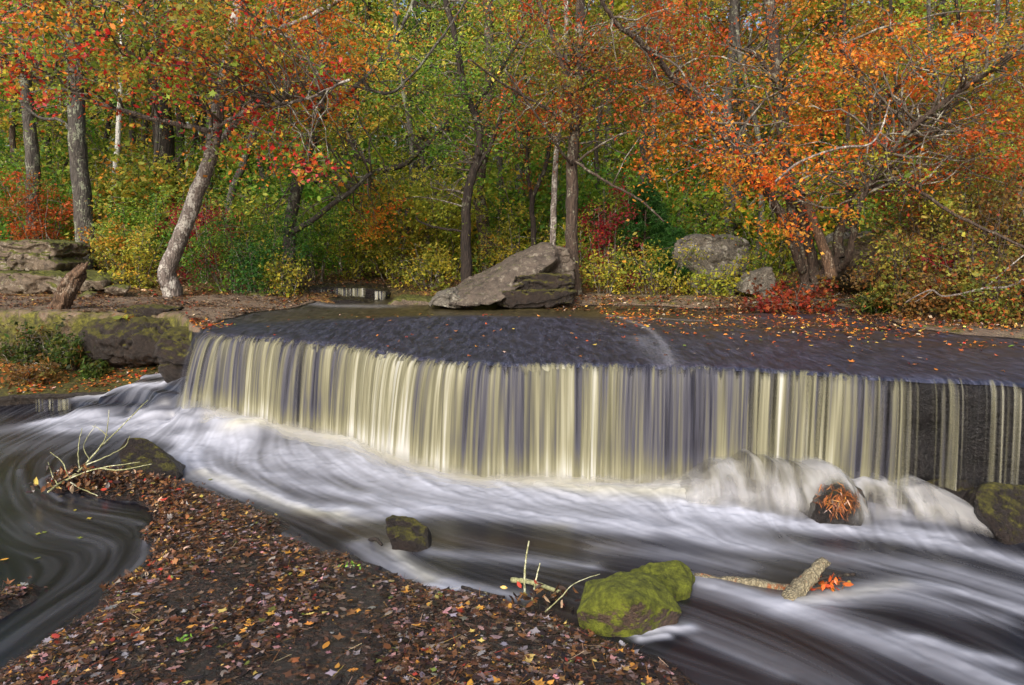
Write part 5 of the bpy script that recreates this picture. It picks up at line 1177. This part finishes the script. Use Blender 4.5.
# pale dead branches in the right thicket and crooked ones in the canopy
twigs('dead_branch', 'zigzag bleached dead branch sticking out of the brown thicket', [([B(905, 303, 10.6), B(920, 294, 10.5), B(932, 290, 10.5), B(942, 296, 10.5), B(960, 294, 10.4), B(985, 288, 10.3), B(1010, 286, 10.3), B(1040, 270, 10.3)], .008, .02), ([B(932, 290, 10.5), B(925, 296, 10.4), B(915, 302, 10.4)], .007, .004), ([B(985, 288, 10.3), B(1000, 275, 10.3), B(1030, 250, 10.3)], .012, .008), ([B(960, 294, 10.4), B(975, 302, 10.4), B(995, 298, 10.4)], .008, .004)], M_bark_pale)
twigs('dead_branch', 'white crooked dead branch hanging across the orange crown of the big maple', [([B(775, 182, 12.0), B(800, 162, 11.9), B(840, 148, 11.8), B(868, 145, 11.8), B(880, 132, 11.8), B(886, 115, 11.8), B(890, 100, 11.8)], .022, .012), ([B(868, 145, 11.8), B(866, 160, 11.8)], .012, .006), ([B(880, 132, 11.8), B(892, 141, 11.7), B(900, 142, 11.7)], .010, .005), ([B(840, 148, 11.8), B(820, 142, 11.8), B(800, 145, 11.8)], .008, .004)], M_bark_pale)
twigs('dead_branch', 'long fallen pole lying on the ground in front of the multi-stemmed maple', [([G(745, 303, 1.38), G(800, 301, 1.40), G(850, 299, 1.42), G(895, 297, 1.42)], .03, .018)], M_bark_brown)

# ferns and grass on the left bank, small greens
for i, (px, py, Yd, w_, h_, lab, pal) in enumerate([
    (18, 350, 11.9, 1.1, .55, 'bushy green weeds on the mossy bank furthest from the falls', 'weeds'), (50, 345, 11.9, .9, .55, 'leafy green plant spilling down the bank below the stump', 'weeds'),
    (72, 352, 11.7, .6, .4, 'small yellow-green plant at the foot of the bank below the stump', 'weeds'), (28, 372, 11.2, .7, .28, 'dry brown fern clump on the low ledge', 'brown'), (132, 335, 11.9, .4, .45, 'brown grassy tuft hanging beside the round mossy boulder', 'olive'), (92, 372, 11.5, .3, .2, 'tiny fern on the low ledge by the mossy block', 'weeds')]):
    c = D(px, py, Yd)
    shrub('bank_plant', lab, px, Yd, w_, h_, pal, 500+i, 44, 30, .07, ('blade', 'oval'), base=c[2]-h_*.5, rad=.13, stems_=12, cat='plant')
shrub('grass_tuft', 'tuft of fresh green grass beside the brown thicket', 878, 12.2, .4, .32, 'weeds', 520, 40, 26, .16, ('blade',), rad=.12, cat='grass tuft')
twigs('seedling', 'tiny bright green sprig growing on the leafy foreground ledge', [([G(183, 641, .17), G(183, 636, .2)], .003, .002)], M_green_twig, 'seedling', None, (G(184, 638, .2), (.02, .015, .008), 12, 'green', .035))
twigs('seedling', 'small bright green leaves at the water edge of the ledge', [([G(350, 568, .12), G(352, 564, .15)], .003, .002)], M_green_twig, 'seedling', None, (G(351, 565, .14), (.05, .02, .01), 16, 'green', .035))

# ---------------------------------------------------------------- leaf litter
def scatter(name, label, N, xr, yr, prob, zf, pal, smin, smax, seed, kinds=('oval', 'maple', 'oak', 'ragged'), tilt=.22, lift=.012, curl=.3):
    rng = np.random.default_rng(seed); P = []
    while sum(len(p) for p in P) < N:
        x = rng.uniform(*xr, N*2); y = rng.uniform(*yr, N*2); k = rng.random(N*2) < prob(x, y); P.append(np.stack([x[k], y[k]], -1))
        if k.sum() < 5: break
    P = np.vstack(P)[:N]; n = len(P); z = zf(P[:, 0], P[:, 1])+.004+lift*rng.random(n)**1.5*2
    nr = rng.normal(0, tilt, (n, 3)); nr[:, 2] = 1
    sz = smin+(smax-smin)*rng.random(n)**2.2; col = pick(pal, n, rng, .25); ks = rng.integers(0, len(kinds), n); sets = []
    for k, kd in enumerate(kinds):
        m = ks == k
        if m.any(): sets.append(leafset(np.c_[P, z][m], nr[m], sz[m], col[m], kd, curl, rng))
    o = leafmesh(name, sets, M_litter); return tagit(o, label, 'fallen leaves', kind='stuff')
cl = lambda x, y, s, sd: np.clip((fb2(x, y, s, sd, 3)-.30)*3.4, .12, 1)
def pl(x, y): return (ledge_z(x, y) > .035)*np.clip(cl(x, y, 1.9, 81)+.5*(poly_sd(x, y, PZ([(140, 490), (180, 484), (290, 522), (330, 560), (120, 600), (150, 555)])) > 0), 0, 1)
scatter('leaf_litter', 'wet fallen leaves in rust, pink and yellow plastered over the foreground ledge', 26000, (-5, 1.5), (2.6, 7.7), pl, ledge_z, 'litter', .016, .085, 1, tilt=.12, lift=.006, curl=.16)
scatter('leaf_litter', 'heap of curled brown leaves piled against the edge of the foreground ledge', 1700, (-4.9, -1.6), (4.9, 7.6), lambda x, y: (ledge_z(x, y) > .0)*np.clip(.05+1.3*np.exp(-(line_d(x, y, PZ([(70, 484), (150, 492), (170, 520), (135, 545), (150, 575), (90, 610)]))[0]/.22)**2), 0, 1), lambda x, y: ledge_z(x, y)+.01, 'litter_warm', .035, .08, 2, tilt=.5, lift=.025, curl=.4)
scatter('needle_litter', 'fallen pine needles among the leaves on the foreground ledge', 9000, (-5, 1.5), (2.6, 7.7), pl, ledge_z, 'litter_warm', .05, .11, 3, ('needle',), lift=.018)
scatter('floating_leaves', 'few yellow leaves floating in the dark pool beside the ledge', 26, (-5.5, -2.6), (4.3, 7.6), lambda x, y: (poly_sd(x, y, LEDGE) < -.08)*(x < -2.9)*1.0, lambda x, y: river_z(x, y)+.012, 'yellow', .05, .075, 4, lift=0, tilt=.03, curl=.05)
scatter('leaf_litter', 'brown and orange leaves scattered on the low ledge below the mossy bank', 4600, (-11, -5), (10.3, 12.2), lambda x, y: (y > lf_front(x)+.04)*cl(x, y, 2.5, 82), lf_z, 'litter_bright', .05, .09, 5)
scatter('leaf_litter', 'orange leaves sprinkled over the dry bank path', 8000, (-12, -4), (10.5, 15.2), lambda x, y: (y > lipY(x)+.05)*(wet_sd(x, y) < -.03)*cl(x, y, 1.2, 83), shelf_z, 'litter_warm', .045, .085, 6)
scatter('leaf_litter', 'bright leaves strewn over the wet shelf in front of the multi-stemmed maple', 5200, (1.5, 10), (6.9, 14.8), lambda x, y: (y > lipY(x)+.1)*np.clip(sstep(8.0, 12.0, y+.35*x-1.2)*cl(x, y, 1.5, 84)**1.4+.03, 0, 1), lambda x, y: shelf_z(x, y)+.02, 'litter_bright', .045, .085, 7, lift=.006)
scatter('leaf_litter', 'brown leaves drifted along the far edge of the shelf below the shrubs', 2600, (.6, 9), (10.0, 15), lambda x, y: (np.abs(wet_sd(x, y)+.1) < .55)*cl(x, y, 1.8, 88), lambda x, y: shelf_z(x, y)+.018, 'litter_warm', .05, .09, 12, tilt=.4, lift=.02)
scatter('leaf_litter', 'few orange leaves stuck on the dark water sliding to the falls', 110, (-3.6, 3.6), (7.7, 12.8), lambda x, y: (y > lipY(x)+.08)*1.0, lambda x, y: shelf_z(x, y)+.025, 'litter_bright', .045, .075, 8, lift=.004)
scatter('leaf_litter', 'thick brown leaves under the thicket on the far bank', 4200, (4.0, 10), (9.0, 14.5), lambda x, y: np.clip(sstep(-.1, -.6, wet_sd(x, y)), 0, 1), lambda x, y: shelf_z(x, y)+.01, 'litter_warm', .05, .095, 9, tilt=.6, lift=.03)
scatter('leaf_litter', 'wet orange leaves stuck to the mossy rock at the end of the falls', 160, (-5.0, -4.1), (9.9, 11.0), lambda x, y: (y > lipY(x)+.02)*1.0, shelf_z, 'litter_bright', .05, .09, 10)
scatter('leaf_litter', 'leaves covering the forest floor behind the river', 9000, (-13, 12), (14.6, 20), lambda x, y: np.clip(ground_z(x, y)-1.2 > .08, 0, 1)*1.0, lambda x, y: ground_z(x, y)+.01, 'litter_warm', .07, .12, 11, tilt=.5, lift=.03)

# ---------------------------------------------------------------- light, sky, camera
sc = bpy.context.scene
w = bpy.data.worlds.new('World'); sc.world = w; w.use_nodes = True; nt = w.node_tree
bg = nt.nodes['Background']; sky = nt.nodes.new('ShaderNodeTexSky'); sky.sky_type = 'NISHITA'; sky.sun_disc = False
EL, AZ = math.radians(33), math.radians(200)
sky.sun_elevation = EL; sky.sun_rotation = AZ; sky.air_density = 1.0; sky.dust_density = 5.0; sky.ozone_density = 1.0
nt.links.new(sky.outputs[0], bg.inputs[0]); bg.inputs[1].default_value = .125
sd = bpy.data.lights.new('sun', 'SUN'); sd.energy = 2.1; sd.angle = math.radians(38); sd.color = (1, .98, .95)
so = link(bpy.data.objects.new('sun', sd))
from mathutils import Vector
dirv = Vector((math.sin(AZ)*math.cos(EL), math.cos(AZ)*math.cos(EL), math.sin(EL)))
so.rotation_euler = dirv.to_track_quat('Z', 'Y').to_euler()
cam = bpy.data.cameras.new('camera'); cam.sensor_width = 36; cam.lens = F/1024*36; cam.clip_end = 3000; cam.clip_start = .05
co = link(bpy.data.objects.new('camera', cam)); co.location = (0, 0, H); co.rotation_euler = (math.pi/2-PITCH, 0, 0)
sc.camera = co
sc.view_settings.view_transform = 'Standard'; sc.view_settings.look = 'None'; sc.view_settings.exposure = .62; sc.view_settings.gamma = 1
sc.cycles.max_bounces = 6; sc.cycles.diffuse_bounces = 3; sc.cycles.glossy_bounces = 2; sc.cycles.transmission_bounces = 3; sc.cycles.transparent_max_bounces = 12
sc.cycles.use_denoising = True
